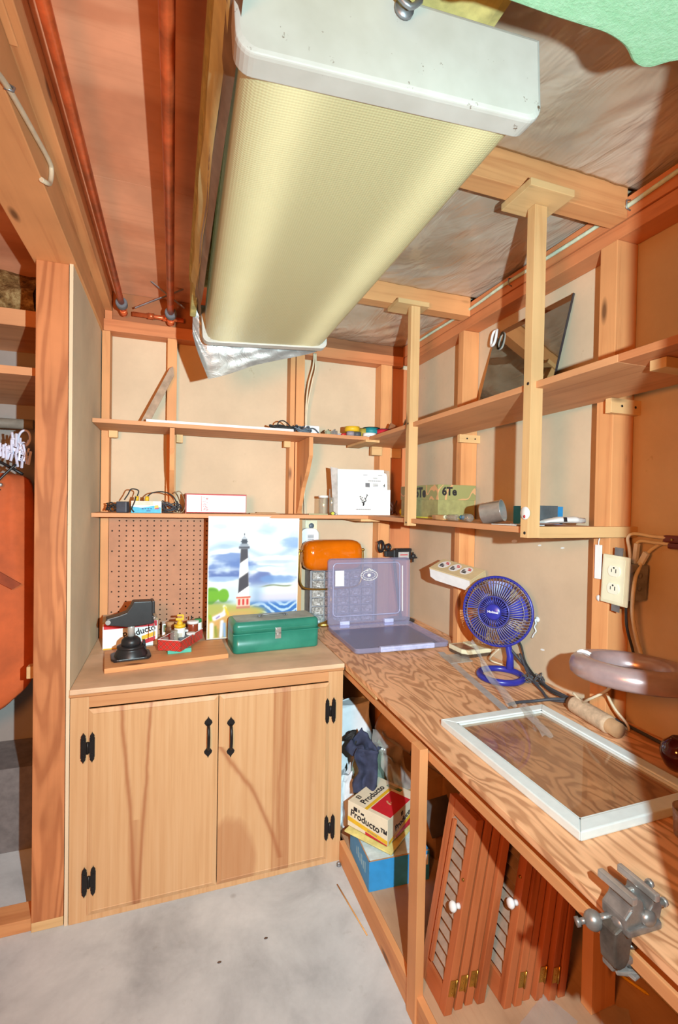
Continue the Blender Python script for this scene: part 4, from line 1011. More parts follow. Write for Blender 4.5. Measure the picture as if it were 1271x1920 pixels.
# olive camouflage shoe box
OLIVE = NT('camouflage_card'); _n = OLIVE.noise(OLIVE.coords((1, 1, 1), rnd=False), 9, 1, .3, .6)
_r = OLIVE.ramp(_n, [(.44, (156, 152, 96)), (.47, (156, 152, 96)), (.475, (214, 160, 112)), (.52, (214, 160, 112)), (.525, (150, 146, 92))])
OLIVE.base(_r); OLIVE = OLIVE.set(.6)
ob = thing('camouflage_box', 'olive and tan camouflage shoe box on the right end of the lower shelf', 'box', (1.11, 1.855, ZR), (0, 0, 0))
m = MB(); m.box(0, .19, 0, .36, .004, .10); m.build('carton', plain('olive_card', (158, 152, 98), .6), ob)
m = MB(); m.box(-.003, .193, -.003, .363, .085, .153, bev=.001); ol_ = m.build('lid', OLIVE, ob)
m = MB(); m.box(-.0015, .1915, -.0015, .3615, 0, .006); m.build('yellow_rim', plain('yellow_card', (226, 212, 70)), ob)
text('6Te', .050, INK, ol_, plane((.055, -.0036, .122), (1, 0, 0), (0, 0, 1)), bold=.002, sx=.95)
text('6Te', .062, INK, ol_, plane((-.0036, .155, .118), (0, -1, 0), (0, 0, 1)), bold=.003)
# little bottles lying down, steel cup, blue box, papers
def lying_bottle(x, y, l, r, az, lab, capm):
    t = thing('small_bottle', lab, 'bottle', (x, y, ZR+r), (0, 0, az), 'bottles lying on the lower right shelf')
    m = MB(); m.lathe([(0, 0), (r*.9, 0), (r, .004), (r, l*.62), (r*.45, l*.78), (r*.45, l*.86), (0, l*.86)], RY(90), 16); m.build('body', GLASS, t)
    m = MB(); m.lathe([(0, l*.86), (r*.6, l*.86), (r*.6, l), (0, l)], RY(90), 12); m.build('cap', capm, t)
lying_bottle(1.045, 1.60, .085, .013, 95, 'small bottle with pale cap lying farther from the steel cup', CREAM)
lying_bottle(1.035, 1.50, .080, .015, 80, 'small bottle with blue cap lying next to the steel cup', BLUEP)
lying_bottle(1.10, 1.52, .070, .018, -70, 'glass vial with steel cap lying behind the steel cup', STEEL)
m = MB(); m.prism([(-.03, -.05), (.04, -.045), (.045, .03), (.02, .06), (-.02, .055), (-.035, .0)], 0, .02); m.bevel(.004); o = m.build('bark_piece', plain('tan_scrap', (196, 150, 100)), loc=(1.06, 1.73, ZR)); tag(o, 'tan wedge scrap at the near side of the olive box', 'scrap')
cu = thing('steel_cup', 'brushed steel cup tipped over on the lower right shelf', 'cup', (1.06, 1.405, ZR+.038), (0, 0, 0))
m = MB(); Mc = RZ(-55) @ RY(78)
m.lathe([(0, -.036), (.036, -.036), (.038, -.033), (.038, .036), (.0395, .037), (.037, .037), (.036, -.03), (0, -.031)], Mc, 30); m.build('body', STEEL, cu)
bb = thing('blue_box', 'small bright blue box behind the tipped steel cup', 'box', (1.20, 1.335, ZR), (0, 0, 12))
m = MB(); m.box(-.06, .06, -.05, .06, 0, .062, bev=.001); m.build('carton', BLUEP, bb)
m = MB(); m.box(-.0606, .03, -.0506, .02, .002, .064); m.build('grey_sleeve', plain('slate_card', (98, 104, 108), .6), bb)
for k, (x, y, a, c, lab) in enumerate(((1.03, 1.27, 8, CARD, 'white leaflet on the lower shelf below the blue box'), (1.045, 1.215, -20, plain('pale_leaflet', (226, 222, 226)), 'pale leaflet tucked against the near upright'))):
    m = MB(); m.box(-.035, .035, -.05, .05, 0, .0015); m.box(-.025, .02, -.03, .03, .0015, .002); o = m.build('leaflet', c, loc=(x, y, ZR+.0003+.0025*k), rot=(0, 0, a)); tag(o, lab, 'paper')
lc = thing('white_disc', 'round white cap stuck on the room side of the near upright', 'cap', (.9655, 1.128, 1.535), (0, 0, 0))
m = MB(); m.lathe([(0, 0), (.018, 0), (.019, .002), (.018, .004), (0, .0045)], RY(-90) @ Matrix(), 26); m.build('disc', CARD, lc)
m = MB(); m.lathe([(0, .0046), (.0045, .0046), (.0045, .005), (0, .005)], T(0, 0, -.010) @ RY(-90), 12); m.build('red_dot', REDINK, lc)
tu = thing('caulk_tube', 'flattened white tube lying beside the near upright', 'tube', (1.085, 1.20, ZR), (0, 0, -6))
m = MB()
def tr_(x, a, b): return [Vector((x, a*math.cos(k*math.pi/8), b+b*math.sin(k*math.pi/8)*.98)) for k in range(16)]
m.loft([tr_(0, .022, .002), tr_(.02, .021, .006), (tr_(.06, .019, .010)), tr_(.12, .018, .011), tr_(.135, .012, .010), tr_(.138, .008, .009), tr_(.16, .007, .009)]); m.build('body', CARD, tu)
decal('black_print', [rect(.068, .080, -.006, .008)], INK, tu, plane((0, -.0195, .011), (1, 0, 0), (0, .2, 1)), .001)
m = MB(); m.box(0, .12, -.035, .035, 0, .0015); m.box(.01, .10, -.03, .03, .0015, .003); o = m.build('leaflet', plain('brown_leaflet', (160, 124, 112)), loc=(1.04, 1.205, ZR-.0001), rot=(0, 0, 3)); tag(o, 'brown and white leaflet under the flattened tube', 'paper')
o.location.z = ZR+.0062; tu.location.z = ZR+.0094

# ================================================================== UPPER SHELF
ZU = 1.9165
m = MB(); m.box(-.122, .575, 2.375, 2.47, 0, .013, bev=.001); o = m.build('white_board', CARD, loc=(0, 0, ZU)); tag(o, 'long thin white board lying along the upper back shelf', 'board')
st = MB(); Ms = plane((-.160, 2.50, ZU), (.40, .15, .90), (.9, 0, -.4)); st.prism([(0, 0), (.335, .002), (.352, .012), (.31, .036), (0, .036)], -.003, .003, Ms)
tag(st.build('stick', plain('weathered_wood', (178, 150, 126), .8, var=.15)), 'grey weathered stick leaning on the stud above the upper shelf', 'stick')
o = tangle(.54, 2.43, ZU+.013, .085, .03, .022, 26, .0035, 21, .4).build('black_cable', DKRUB); tag(o, 'black cord tangled on the right end of the white board', 'cord')
m = MB(); m.tube([(.50, 2.42, ZU+.02), (.505, 2.42, ZU+.05), (.53, 2.42, ZU+.06), (.56, 2.43, ZU+.045), (.585, 2.44, ZU+.02)], .0035, 6, n=6); tag(m.build('cord_loop', DKRUB), 'black cord loop arching above the white board', 'cord')
o = tangle(.635, 2.43, ZU, .05, .035, .04, 30, .004, 31, .4).build('grey_cable', GREYPL); tag(o, 'tangled grey cord beside the white adapter', 'cord')
wa = thing('white_adapter', 'white boxy adapter on the upper shelf beside the tangled cords', 'adapter', (.695, 2.47, ZU), (0, 0, -4))
m = MB(); m.box(-.04, .04, -.022, .022, 0, .052, bev=.008); m.build('body', WPLAST, wa)
m = MB(); m.tube([(-.02, -.026, .03), (.0, -.03, .035), (.02, -.03, .025), (.038, -.03, .004)], .004, 6, n=5); m.build('lead', CORD, wa)
items = [(.775, 2.43, plain('sage', (176, 180, 150)), 'block', 'sage green block left of the tape rolls'), (.805, 2.41, plain('silver_bit', (186, 186, 190), .3, .6), 'block', 'silver clip left of the tape rolls')]
for x, y, mt, kd, lab in items:
    m = MB(); m.box(-.013, .013, -.012, .012, 0, .026, bev=.004); m.cyl((-.01, -.005, .026), (.012, .008, .034), .004, seg=8); o = m.build('clip', mt, loc=(x, y, ZU), rot=(0, 0, 25)); tag(o, lab, 'clip')
m = MB(); m.cyl((-.03, 0, .006), (.035, .01, .012), .005, seg=8); m.cyl((.035, .01, .012), (.045, .012, .013), .002, seg=6); o = m.build('pen', plain('blue_pen', (170, 184, 214)), loc=(.835, 2.42, ZU)); tag(o, 'pale blue pen lying among the tape rolls', 'pen')
m = MB(); m.cyl((-.02, 0, .006), (.02, .02, .014), .006, seg=8); o = m.build('red_stub', REDP, loc=(.862, 2.395, ZU)); tag(o, 'red stub lying in front of the yellow tape roll', 'stub')
def roll(x, y, z, r, h, c, lab, flange=False):
    r *= 1.2; h *= 1.45; z = ZU+(z-ZU)*1.45; y -= .012
    t = thing('tape_roll', lab, 'tape', (x, y, z), group='coloured rolls on the upper shelf')
    m = MB(); m.lathe([(r*.55, 0), (r, 0), (r, h), (r*.55, h), (r*.55, 0)], seg=24); m.build('tape', c, t)
    if flange:
        for q in (0, h): 
            m = MB(); m.lathe([(r*.5, q-.001), (r*1.18, q-.001), (r*1.18, q+.0015), (r*.5, q+.0015), (r*.5, q-.001)], seg=24); m.build('flange', BLKPL, t)
roll(.905, 2.42, ZU+.018, .034, .018, YELP, 'yellow roll on top of the small grey rolls')
roll(.888, 2.40, ZU, .018, .016, plain('lilac_grey', (150, 140, 150)), 'lilac grey roll under the left of the yellow roll')
roll(.930, 2.41, ZU, .018, .016, plain('dark_grey_roll', (84, 88, 96)), 'dark grey roll under the right of the yellow roll')
roll(.975, 2.43, ZU, .022, .032, plain('mustard', (176, 154, 60)), 'mustard yellow reel between yellow and teal reels')
roll(1.015, 2.42, ZU+.012, .034, .024, plain('teal_tape', (32, 140, 148)), 'teal reel with dark flanges in the middle', True)
roll(.988, 2.375, ZU, .030, .011, CARD, 'flat white roll at the shelf edge')
roll(1.034, 2.37, ZU, .014, .010, plain('plum', (90, 50, 66)), 'tiny plum roll right of the flat white roll')
roll(1.075, 2.395, ZU+.002, .034, .028, plain('crimson', (206, 36, 56)), 'crimson reel at the right end of the row', True)
m = MB(); m.prism([(0, 0), (.10, 0), (.13, .06), (.05, .07)], 0, .003, plane((1.07, 2.16, ZU+.0005), (.5, .86, .12), (.25, -.1, .95))); tag(m.build('folded_paper', plain('blue_grey_paper', (166, 172, 176), .6)), 'blue grey folded paper in the corner of the upper shelf', 'paper')
m = MB(); m.box(-.03, .03, -.008, .008, 0, .075, RY(24) , bev=.002); o = m.build('brown_block', plain('brown_block', (150, 92, 56)), loc=(1.135, 2.42, ZU+.012)); tag(o, 'brown block tilted behind the blue grey paper', 'block')
m = MB(); m.box(-.03, .03, -.01, .01, 0, .02, bev=.004); o = m.build('white_stub', CARD, loc=(1.115, 2.33, ZU)); tag(o, 'short white piece beside the crimson reel', 'scrap')
m = MB(); m.sphere((0, 0, .03), .05, (1.1, .7, .6), 12); o = m.build('cloth_bundle', plain('khaki_cloth', (182, 160, 110), .9, var=.2), loc=(1.20, 2.12, ZU)); tag(o, 'khaki cloth bundle behind the far upright', 'cloth')
# mirror leaning on the right wall
mi = thing('leaning_mirror', 'unframed mirror pane leaning on the wall above the right shelf', 'mirror', (1.268, 1.385, ZU), (0, 14.2, 0))
MIR = plain('mirror_silver', (176, 172, 160), .03, 1.0, var=.0)
m = MB(); m.box(0, .004, 0, .445, 0, .435, bev=.0008); m.build('glass', MIR, mi)
m = MB(); m.box(-.0015, .0055, -.004, .0, 0, .436); m.build('dark_edge', plain('dark_edge', (72, 70, 76), .3, .4), mi)
m = MB(); m.tube([(1.352, 1.815, 2.335), (1.345, 1.818, 2.30), (1.34, 1.81, 2.275), (1.337, 1.79, 2.275), (1.343, 1.785, 2.30), (1.352, 1.79, 2.335), (1.36, 1.80, 2.343)], .006, 8, True, n=4); tag(m.build('white_loop', WPLAST), 'white plastic loop hung over the corner of the leaning mirror', 'loop')
# ================================================================== WORKBENCH
ZB = .866
wbk = thing('workbench', 'long plywood workbench along the right wall', 'workbench', (.712, .34, 0))
def bbox(n, b, m_, bev=.0015, par=wbk, label=None):
    x0, x1, y0, y1, z0, z1 = b; q = MB(); q.box(x0-.712, x1-.712, y0-.34, y1-.34, z0, z1, bev=bev); return q.build(n, m_, par, label=label)
bbox('top', (.712, 1.396, .34, 2.618, .848, .8655), BENCH)
bbox('packing_strip', (.764, .78, .34, 2.60, .80, .848), RED['y'])
bbox('apron', (.724, .7435, .34, 2.60, .795, .820), FIR['y'])
bbox('corner_filler', (.7125, .735, 1.60, 1.93, .834, .8475), PALE['y'])
bbox('lower_shelf', (.722, 1.396, .34, 2.60, .074, .090), PLATF)
bbox('kick_board', (.700, .7215, .34, 1.928, 0, .090), FIR['y'])
bbox('leg', (.694, .7215, 1.232, 1.286, 0.0, .832), FIR['z'])
bbox('leg', (1.155, 1.245, 1.03, 1.068, .0905, .83), FIR['z'], label='inner leg behind the louvred shutters')
bbox('leg', (.742, .80, 2.545, 2.59, .0905, .83), FIR['z'])
bbox('cross_rail', (.742, 1.39, 1.24, 1.275, .79, .829), FIR['x'])
# ------------------------------------------------------------------ window sash lying on the bench
ws = thing('storm_window', 'white framed window sash lying flat on the bench', 'window sash', (.797, .748, ZB), (0, 0, 0))
SW, SD = .393, .540
def sash(n, pts): 
    q = MB(); M = Matrix(); q.prism(pts, 0, .021); q.bevel(.003, 2); return q.build(n, WHITE, ws)
f = .034
sash('frame_rail', [(0, 0), (SW, 0), (SW-f, f), (f, f)]); sash('frame_rail', [(f, SD-f), (SW-f, SD-f), (SW, SD), (0, SD)])
sash('frame_stile', [(0, 0), (f, f), (f, SD-f), (0, SD)]); sash('frame_stile', [(SW-f, f), (SW, 0), (SW, SD), (SW-f, SD-f)])
q = MB(); q.box(f-.004, SW-f+.004, f-.004, SD-f+.004, .009, .012); q.build('glass_pane', PANE, ws)
q = MB()
for a in ((f-.001, f+.006, f, SD-f), (SW-f-.006, SW-f+.001, f, SD-f), (f, SW-f, f-.001, f+.006), (f, SW-f, SD-f-.006, SD-f+.001)): q.box(*a, .012, .0175)
q.build('glazing_bead', WHITE, ws)
# ------------------------------------------------------------------ metal ruler, calculator
q = MB(); q.box(0, .030, 0, .645, 0, .0015, bev=.0003); ru = q.build('metal_ruler', BRIGHT, loc=(1.050, 1.315, ZB+.0002), rot=(0, 0, -11.5)); tag(ru, 'steel straightedge lying across the bench near the fan', 'ruler')
ca = thing('desk_calculator', 'cream desk instrument with a dark window on the bench behind the fan', 'calculator', (1.318, 1.900, ZB), (0, 0, 3))
poly = [(-.072, .060), (-.072, -.040), (-.050, -.068), (.074, -.068), (.074, .060)]
q = MB(); q.prism([(x*.97, y*.97) for x, y in poly], .0, .014); q.build('base', plain('brown_plastic', (88, 72, 60), .5), ca)
q = MB(); q.prism(poly, .014, .034); q.bevel(.004, 2, 50); q.build('case', CREAM, ca)
q = MB(); q.prism([(-.066, .045), (-.066, -.035), (-.050, -.055), (-.008, -.055), (-.008, .045)], .0341, .035); q.build('window', plain('brown_window', (150, 122, 104), .15), ca)
q = MB(); q.box(.004, .068, -.005, .052, .0341, .0375, bev=.001); q.build('keypad_panel', CREAM, ca)
q = MB(); q.prism([(-.06, -.05), (.05, -.05), (.06, .05), (-.05, .06)], 0, .004); o = q.build('bubble_scrap', FILM, loc=(1.21, 1.835, ZB+.0002)); tag(o, 'clear plastic scrap under the cream desk instrument', 'scrap')
# ------------------------------------------------------------------ blue fan
fa = thing('desk_fan', 'small blue desk fan with a wire grille on the bench', 'fan', (1.245, 1.575, ZB))
BLUE = plain('fan_blue', (48, 52, 158), .3, var=.1)
BLUEG = plain('grille_blue', (74, 76, 160), .35, .2, var=.1)
BEIGEW = plain('grille_wire', (150, 142, 160), .4, .4, var=.1)
fm = T(-.008, .020, .267) @ align((-.80, -.575, .10))   # local z = the way the fan blows
# make grille 'up' consistent
def FP(r, a, z): return fm @ Vector((r*math.cos(a), r*math.sin(a), z))
q = MB(); q.tube([FP(.136, 2*math.pi*i/48, .004) for i in range(48)], .0055, 8, True)
q.tube([FP(.134, 2*math.pi*i/48, -.012) for i in range(48)], .004, 8, True); q.build('rim', BLUE, fa)
q = MB()
for i in range(64):
    a = 2*math.pi*i/64; pts = []
    for s, (r, z) in enumerate(((.060, .051), (.085, .047), (.108, .038), (.126, .022), (.136, .004))):
        pts.append(FP(r, a+.16*s/4, z))
    q.tube(pts, .0017, 5, n=2)
q.tube([FP(.112, 2*math.pi*i/40, .0355) for i in range(40)], .0013, 5, True)
q.build('front_wires', BEIGEW, fa)
q = MB()
for i in range(36):
    a = 2*math.pi*i/36; q.tube([FP(.028, a, .0545), FP(.045, a+.06, .0545), FP(.060, a+.1, .052)], .0020, 5)
q.tube([FP(.060, 2*math.pi*i/40, .052) for i in range(40)], .0032, 6, True); q.build('inner_wires', BLUEG, fa)
q = MB(); q.lathe([(0, .050), (.030, .050), (.031, .056), (.026, .0595), (0, .060)], fm, 28); hub = q.build('hub_badge', BLUE, fa)
Mt = fm @ T(0, 0, .0600)
# upright orientation for the badge word
zc = (fm.to_3x3() @ Vector((0, 0, 1))); xh = Vector((0, 0, 1)).cross(zc).normalized(); Mb = plane(fm @ Vector((0, 0, .0601)), xh, Vector((0, 0, 1)))
text('Holmes', .0135, WPLAST, hub, Mb, bold=.0003)
q = MB()
for i in range(48):
    a = 2*math.pi*i/48; q.tube([FP(.134, a, -.012), FP(.128, a, -.04), FP(.09, a, -.058), FP(.045, a, -.062)], .0014, 5, n=2)
q.build('rear_wires', BLUEG, fa)
q = MB()
for b in range(5):
    a0 = 2*math.pi*b/5
    def bl_(u, v, a0=a0):
        r = .022+.098*v; a = a0+(u-.5)*(.95-.15*v)+.25*v; return FP(r, a, .012+(u-.5)*.034*(1-.3*v))
    q.grid(6, 6, bl_)
q.lathe([(0, -.01), (.024, -.01), (.026, .03), (.015, .045), (0, .046)], fm, 20); q.build('blades', plain('blade_blue', (60, 62, 170), .35), fa)
q = MB(); q.lathe([(0, -.115), (.030, -.112), (.044, -.095), (.047, -.06), (.0, -.058)], fm, 24); q.build('motor', BLUE, fa)
q = MB(); q.torus((0, 0, .013), .083, .0125, None, 40, 10); q.build('base_ring', BLUE, fa)
back = fm @ Vector((0, 0, -.085)); 
q = MB(); q.tube([(.072, .035, .018), (.08, .045, .07), (back.x, back.y, back.z-.04), (back.x, back.y, back.z)], [.016, .014, .013, .014], 10); q.build('neck', BLUE, fa)
# hairy dust and old film strip that hangs over the fan's foot
def film(pts, w, name, lab):
    P_ = catmull([Vector(p) for p in pts], 6)
    q = MB(); n = len(P_)
    def fn(u, v):
        i = min(n-1, int(u*(n-1)+.5)); p = P_[i]; d = (P_[min(n-1, i+1)]-P_[max(0, i-1)]).normalized(); s = d.cross(Vector((0, 0, 1))); s = s.normalized() if s.length > .05 else Vector((1, 0, 0))
        return p+s*w*(v-.5)+Vector((0, 0, .004*math.sin(v*7+u*9)))
    q.grid(n-1, 5, fn); o = q.build(name, FILM, fix=False); tag(o, lab, 'film')
film([(1.12, 1.60, 1.02), (1.135, 1.575, .98), (1.15, 1.55, .93), (1.145, 1.49, .90), (1.125, 1.42, .895), (1.10, 1.35, .885), (1.09, 1.315, .878)], .034, 'film_strip', 'clear film strip draped over the blue foot of the fan')
film([(1.115, 1.30, .8905), (1.09, 1.24, .8915), (1.06, 1.16, .891), (1.03, 1.09, .890)], .032, 'film_strip', 'clear film strip lying on top of the window sash glass')
# cords
def cable(pts, r, mt, lab, name='power_cable', n=6):
    q = MB(); q.tube(pts, r, 8, n=n); return tag(q.build(name, mt), lab, 'cord')
zb = ZB+.006
cable([(1.325, 1.62, ZB+.10), (1.345, 1.56, ZB+.05), (1.35, 1.46, zb+.004), (1.335, 1.34, zb+.006), (1.345, 1.22, zb+.004), (1.355, 1.10, zb), (1.35, .98, zb), (1.34, .9, zb)], .0055, CORD, 'thick dark cord from the fan foot along the wall to the vase')
cable([(1.34, 1.58, ZB+.09), (1.32, 1.50, ZB+.03), (1.29, 1.40, zb+.006), (1.27, 1.34, zb), (1.295, 1.28, zb+.012), (1.31, 1.25, zb+.012)], .005, CORD, 'middle dark cord hanging from the back of the fan')
cable([(1.10, 1.345, zb), (1.14, 1.352, zb), (1.20, 1.345, zb+.0), (1.26, 1.315, zb+.012), (1.30, 1.295, zb+.014)], .0055, CORD, 'dark cord curving along the far edge of the sash')
cable([(1.335, 1.62, ZB+.17), (1.36, 1.60, ZB+.12), (1.355, 1.56, ZB+.055), (1.33, 1.46, ZB+.025), (1.30, 1.36, zb+.014), (1.315, 1.29, zb+.016)], .004, DKRUB, 'thin dark cord falling behind the fan neck')
cable([(1.30, 1.66, .955), (1.29, 1.70, .91), (1.31, 1.72, .885), (1.35, 1.70, zb)], .0035, IVORY, 'thin ivory wire curving beside the fan neck')
o = tangle(1.335, 1.495, ZB, .05, .035, .035, 40, .002, 77, .5).build('lint_clump', plain('lint', (92, 92, 98), .95)); tag(o, 'clump of grey lint on the fan cords', 'lint')
# twine tube
sp_ = thing('twine_tube', 'cardboard tube wound with twine beside the window sash', 'spool', (1.280, 1.252, ZB+.0285), (0, 0, -7))
q = MB(); q.lathe([(0, 0), (.023, 0), (.023, .205), (0, .205)], RX(90), 24); q.build('core', BROWNC, sp_)
q = MB(); q.lathe([(.0232, .012), (.0275, .016)] + [(.0275+.0006*(i % 2), .02+.006*i) for i in range(24)] + [(.0275, .166), (.0232, .17)], RX(90), 24); q.build('twine', plain('twine', (206, 176, 146), .9, var=.12, nscale=60), sp_)
# ------------------------------------------------------------------ printed tan box on the fan stud
tbm = thing('stickered_case', 'tan case with three round stickers on the stud above the fan', 'case', (1.245, 1.905, 1.262))
Vx, Vy = Vector((.085, -.218, -.030)), Vector((.098, .052, .040))
Mx = plane((0, 0, 0), Vx, Vy); wx, wy = .235, .112
q = MB(); q.box(-wx/2, wx/2, -wy/2, wy/2, -.006, 0, Mx, .0015); q.box(-wx/2, wx/2, wy/2-.006, wy/2, -.06, -.006, Mx); q.box(wx/2-.006, wx/2, -wy/2, wy/2-.006, -.045, -.006, Mx); q.build('shell', plain('tan_plastic', (218, 196, 152), .5, var=.04), tbm)
q = MB(); q.prism([(-wx/2, -.006), (-wx/2, -.05), (-wx/2+.03, -.062), (wx/2-.03, -.062), (wx/2-.006, -.03), (wx/2-.006, -.006)], -.0025, 0, plane(Mx @ Vector((0, -wy/2+.004, 0)), Mx.to_3x3() @ Vector((1, 0, 0)), Mx.to_3x3() @ Vector((0, 0, 1)))); q.build('white_side', WPLAST, tbm)
for k in range(3):
    c = Mx @ Matrix.Translation((-.074+.062*k, .006, .0002))
    q = MB(); q.prism([(.026*math.cos(a*math.pi/14), .036*math.sin(a*math.pi/14)) for a in range(28)], 0, .0004, c); s_ = q.build('sticker', CARD, tbm)
    q = MB(); q.prism(rect(-.018, .004, -.012, -.003), .0005, .0008, c); q.prism(rect(-.014, .010, -.024, -.015), .0005, .0008, c); q.prism(rect(-.02, -.008, 0, .006), .0005, .0008, c); q.build('black_print', INK, s_)
    q = MB(); q.prism(rect(.002, .019, .006, .014), .0005, .0008, c); q.prism(rect(-.004, .012, .017, .026), .0005, .0008, c); q.build('red_print', REDINK, s_)
q = MB(); q.box(1.315-1.245-.035, 1.3095-1.245, 1.985-1.905-.0, 2.02-1.905, -.05, -.01); q.box(.01, .0645, .078, .115, -.05, -.012); q.build('mount_arm', GALV, tbm)
# white hooks and tag on the wall
q = MB(); q.tube([(1.398, 1.552, 1.098), (1.388, 1.552, 1.098), (1.386, 1.545, 1.085), (1.387, 1.555, 1.07), (1.387, 1.545, 1.055), (1.387, 1.556, 1.04), (1.388, 1.567, 1.022)], .003, 6, n=5); q.lathe([(0, 0), (.012, 0), (.010, .006), (0, .007)], T(1.399, 1.55, 1.10) @ RY(-90), 12); tag(q.build('wall_hook', WPLAST), 'small white hook with a wire tail right of the fan', 'hook')
q = MB(); q.box(1.298, 1.302, 1.165, 1.19, 1.325, 1.435, bev=.001); q.tube([(1.305, 1.178, 1.46), (1.30, 1.178, 1.445), (1.30, 1.178, 1.432)], .002, 6); tag(q.build('hanging_tag', CARD), 'narrow white tag hanging on the left of the outlet stud', 'tag')
for k, (y, z, s) in enumerate(((1.70, 1.405, .012), (1.55, 1.40, .006), (1.43, 1.40, .006), (1.52, .985, .007), (2.02, 1.34, .005))):
    q = MB(); q.prism([(s*1.6*math.cos(a*.785), s*.6*math.sin(a*.785+.3)) for a in range(8)], 0, .0012, plane((1.3998, y, z), (0, -1, 0), (0, 0, 1))); tag(q.build('paint_chip', CARD), ('long white paint chip below the shelf over the fan', 'small white paint chip right of the long one', 'round white paint chip nearest the outlet', 'white paint chip low on the wall beyond the fan cord', 'white paint chip above the art case')[k], 'paint chip')
q = MB(); q.lathe([(0, 0), (.011, .001), (.009, .005), (0, .006)], T(1.3095, 1.178, 1.262) @ RY(-90), 12); tag(q.build('white_plug', CARD), 'round white plug on the stud below the outlet', 'plug')
# ------------------------------------------------------------------ outlet box on the near stud
ob2 = thing('duplex_outlet', 'ivory double outlet on a grey metal box at the near stud', 'outlet', (1.285, 1.102, 1.333), (2.5, 0, 0))
q = MB(); q.box(.008, .088, -.040, .040, -.058, .052, bev=.004)
for z in (-.02, .018): q.lathe([(0, 0), (.009, 0), (.009, .0008), (0, .001)], T(.055, -.0401, z) @ RX(90), 14)
q.build('metal_box', GALV, ob2)
q = MB(); q.box(-.002, .006, -.047, .047, -.076, .076, bev=.004); q.build('cover_plate', CREAM, ob2)
q = MB(); q.box(-.0032, -.0019, -.034, .040, -.066, .066, bev=.0006); q.build('raised_field', plain('cream_field', (236, 230, 200), .4, var=.02), ob2)
for z in (-.026, .028):
    q = MB(); q.prism([(.021*math.cos(a*math.pi/12), max(-.0165, min(.0165, .021*math.sin(a*math.pi/12)))) for a in range(24)], 0, .004, plane((-.003, 0, z), (0, -1, 0), (0, 0, 1))); s_ = q.build('socket', plain('ivory_socket', (240, 236, 216), .3, var=.02), ob2)
    q = MB(); q.prism(rect(-.009, -.0065, -.004, .006), 0, .0004, plane((-.0071, 0, z), (0, -1, 0), (0, 0, 1))); q.prism(rect(.006, .0088, -.005, .007), 0, .0004, plane((-.0071, 0, z), (0, -1, 0), (0, 0, 1))); q.prism([(.003*math.cos(a*.785), .010+.003*math.sin(a*.785)) for a in range(8)], 0, .0004, plane((-.0071, 0, z), (0, -1, 0), (0, 0, 1))); q.build('slots', BLKPL, s_)
q = MB()
q.box(.0062, .0085, -.016, .012, -.098, .100); q.build('yoke_strap', GALV, ob2)
cable([(1.345, 1.10, 1.39), (1.345, 1.105, 1.43), (1.35, 1.115, 1.462), (1.36, 1.10, 1.475), (1.37, 1.04, 1.47), (1.385, .98, 1.468)], .005, IVORY, 'upper ivory cord looping from the outlet box to the brown plugs', n=8)
cable([(1.352, 1.085, 1.39), (1.352, 1.09, 1.42), (1.36, 1.085, 1.452), (1.37, 1.04, 1.452), (1.385, .985, 1.45)], .005, IVORY, 'lower ivory cord looping from the outlet box to the brown plugs', n=8)
q = MB(); q.box(-.006, .006, -.012, .0, 0, .062, RX(6)); q.box(-.005, .005, -.03, -.014, .01, .052, RX(28)); o = q.build('cord_tag', WPLAST, loc=(1.35, 1.095, 1.385)); tag(o, 'white paper tag hanging over the grey outlet box', 'tag')
bp = thing('plug_cluster', 'red brown plug cluster at the end of the ivory cords', 'plug', (1.385, .985, 1.455))
q = MB(); q.box(-.013, .012, -.05, .035, .0, .022, bev=.006); q.box(-.014, .012, -.04, .02, -.018, .0, bev=.006); q.build('body', plain('oxblood', (104, 38, 26), .35), bp)
q = MB()
for y in (-.025, .005): q.cyl((-.0135, y, .01), (-.016, y, .01), .003, seg=8)
q.build('screw', BRASS, bp)
cable([(1.385, 1.025, 1.455), (1.375, 1.055, 1.43), (1.36, 1.07, 1.40), (1.33, 1.06, 1.37), (1.30, 1.048, 1.335), (1.292, 1.046, 1.25), (1.31, 1.045, 1.17), (1.335, 1.04, 1.10), (1.33, 1.02, 1.07), (1.31, 1.0, 1.06)], .0055, IVORY, 'ivory cord dropping past the outlet to the round lamp', n=8)
cable([(1.32, 1.09, 1.255), (1.325, 1.09, 1.19), (1.345, 1.085, 1.12), (1.34, 1.07, 1.08)], .004, DKRUB, 'thin brown cord dropping under the outlet box', n=8)
cable([(1.395, .80, 1.20), (1.39, .86, 1.15), (1.385, .92, 1.11), (1.37, .98, 1.09), (1.335, 1.03, 1.078)], .004, plain('brown_cord', (110, 70, 40)), 'brown cord rising to the right along the shaded wall', n=8)
cable([(1.24, 1.04, 1.06), (1.25, 1.09, 1.0), (1.235, 1.14, .955), (1.27, 1.20, .92), (1.28, 1.245, .93)], .004, IVORY, 'ivory lamp cord curling down to the twine tube', n=8)
cable([(1.262, 1.10, .985), (1.285, 1.09, .94), (1.31, 1.07, .90), (1.325, 1.075, .876), (1.33, 1.10, .876)], .004, IVORY, 'second ivory cord falling behind the twine tube', n=8)
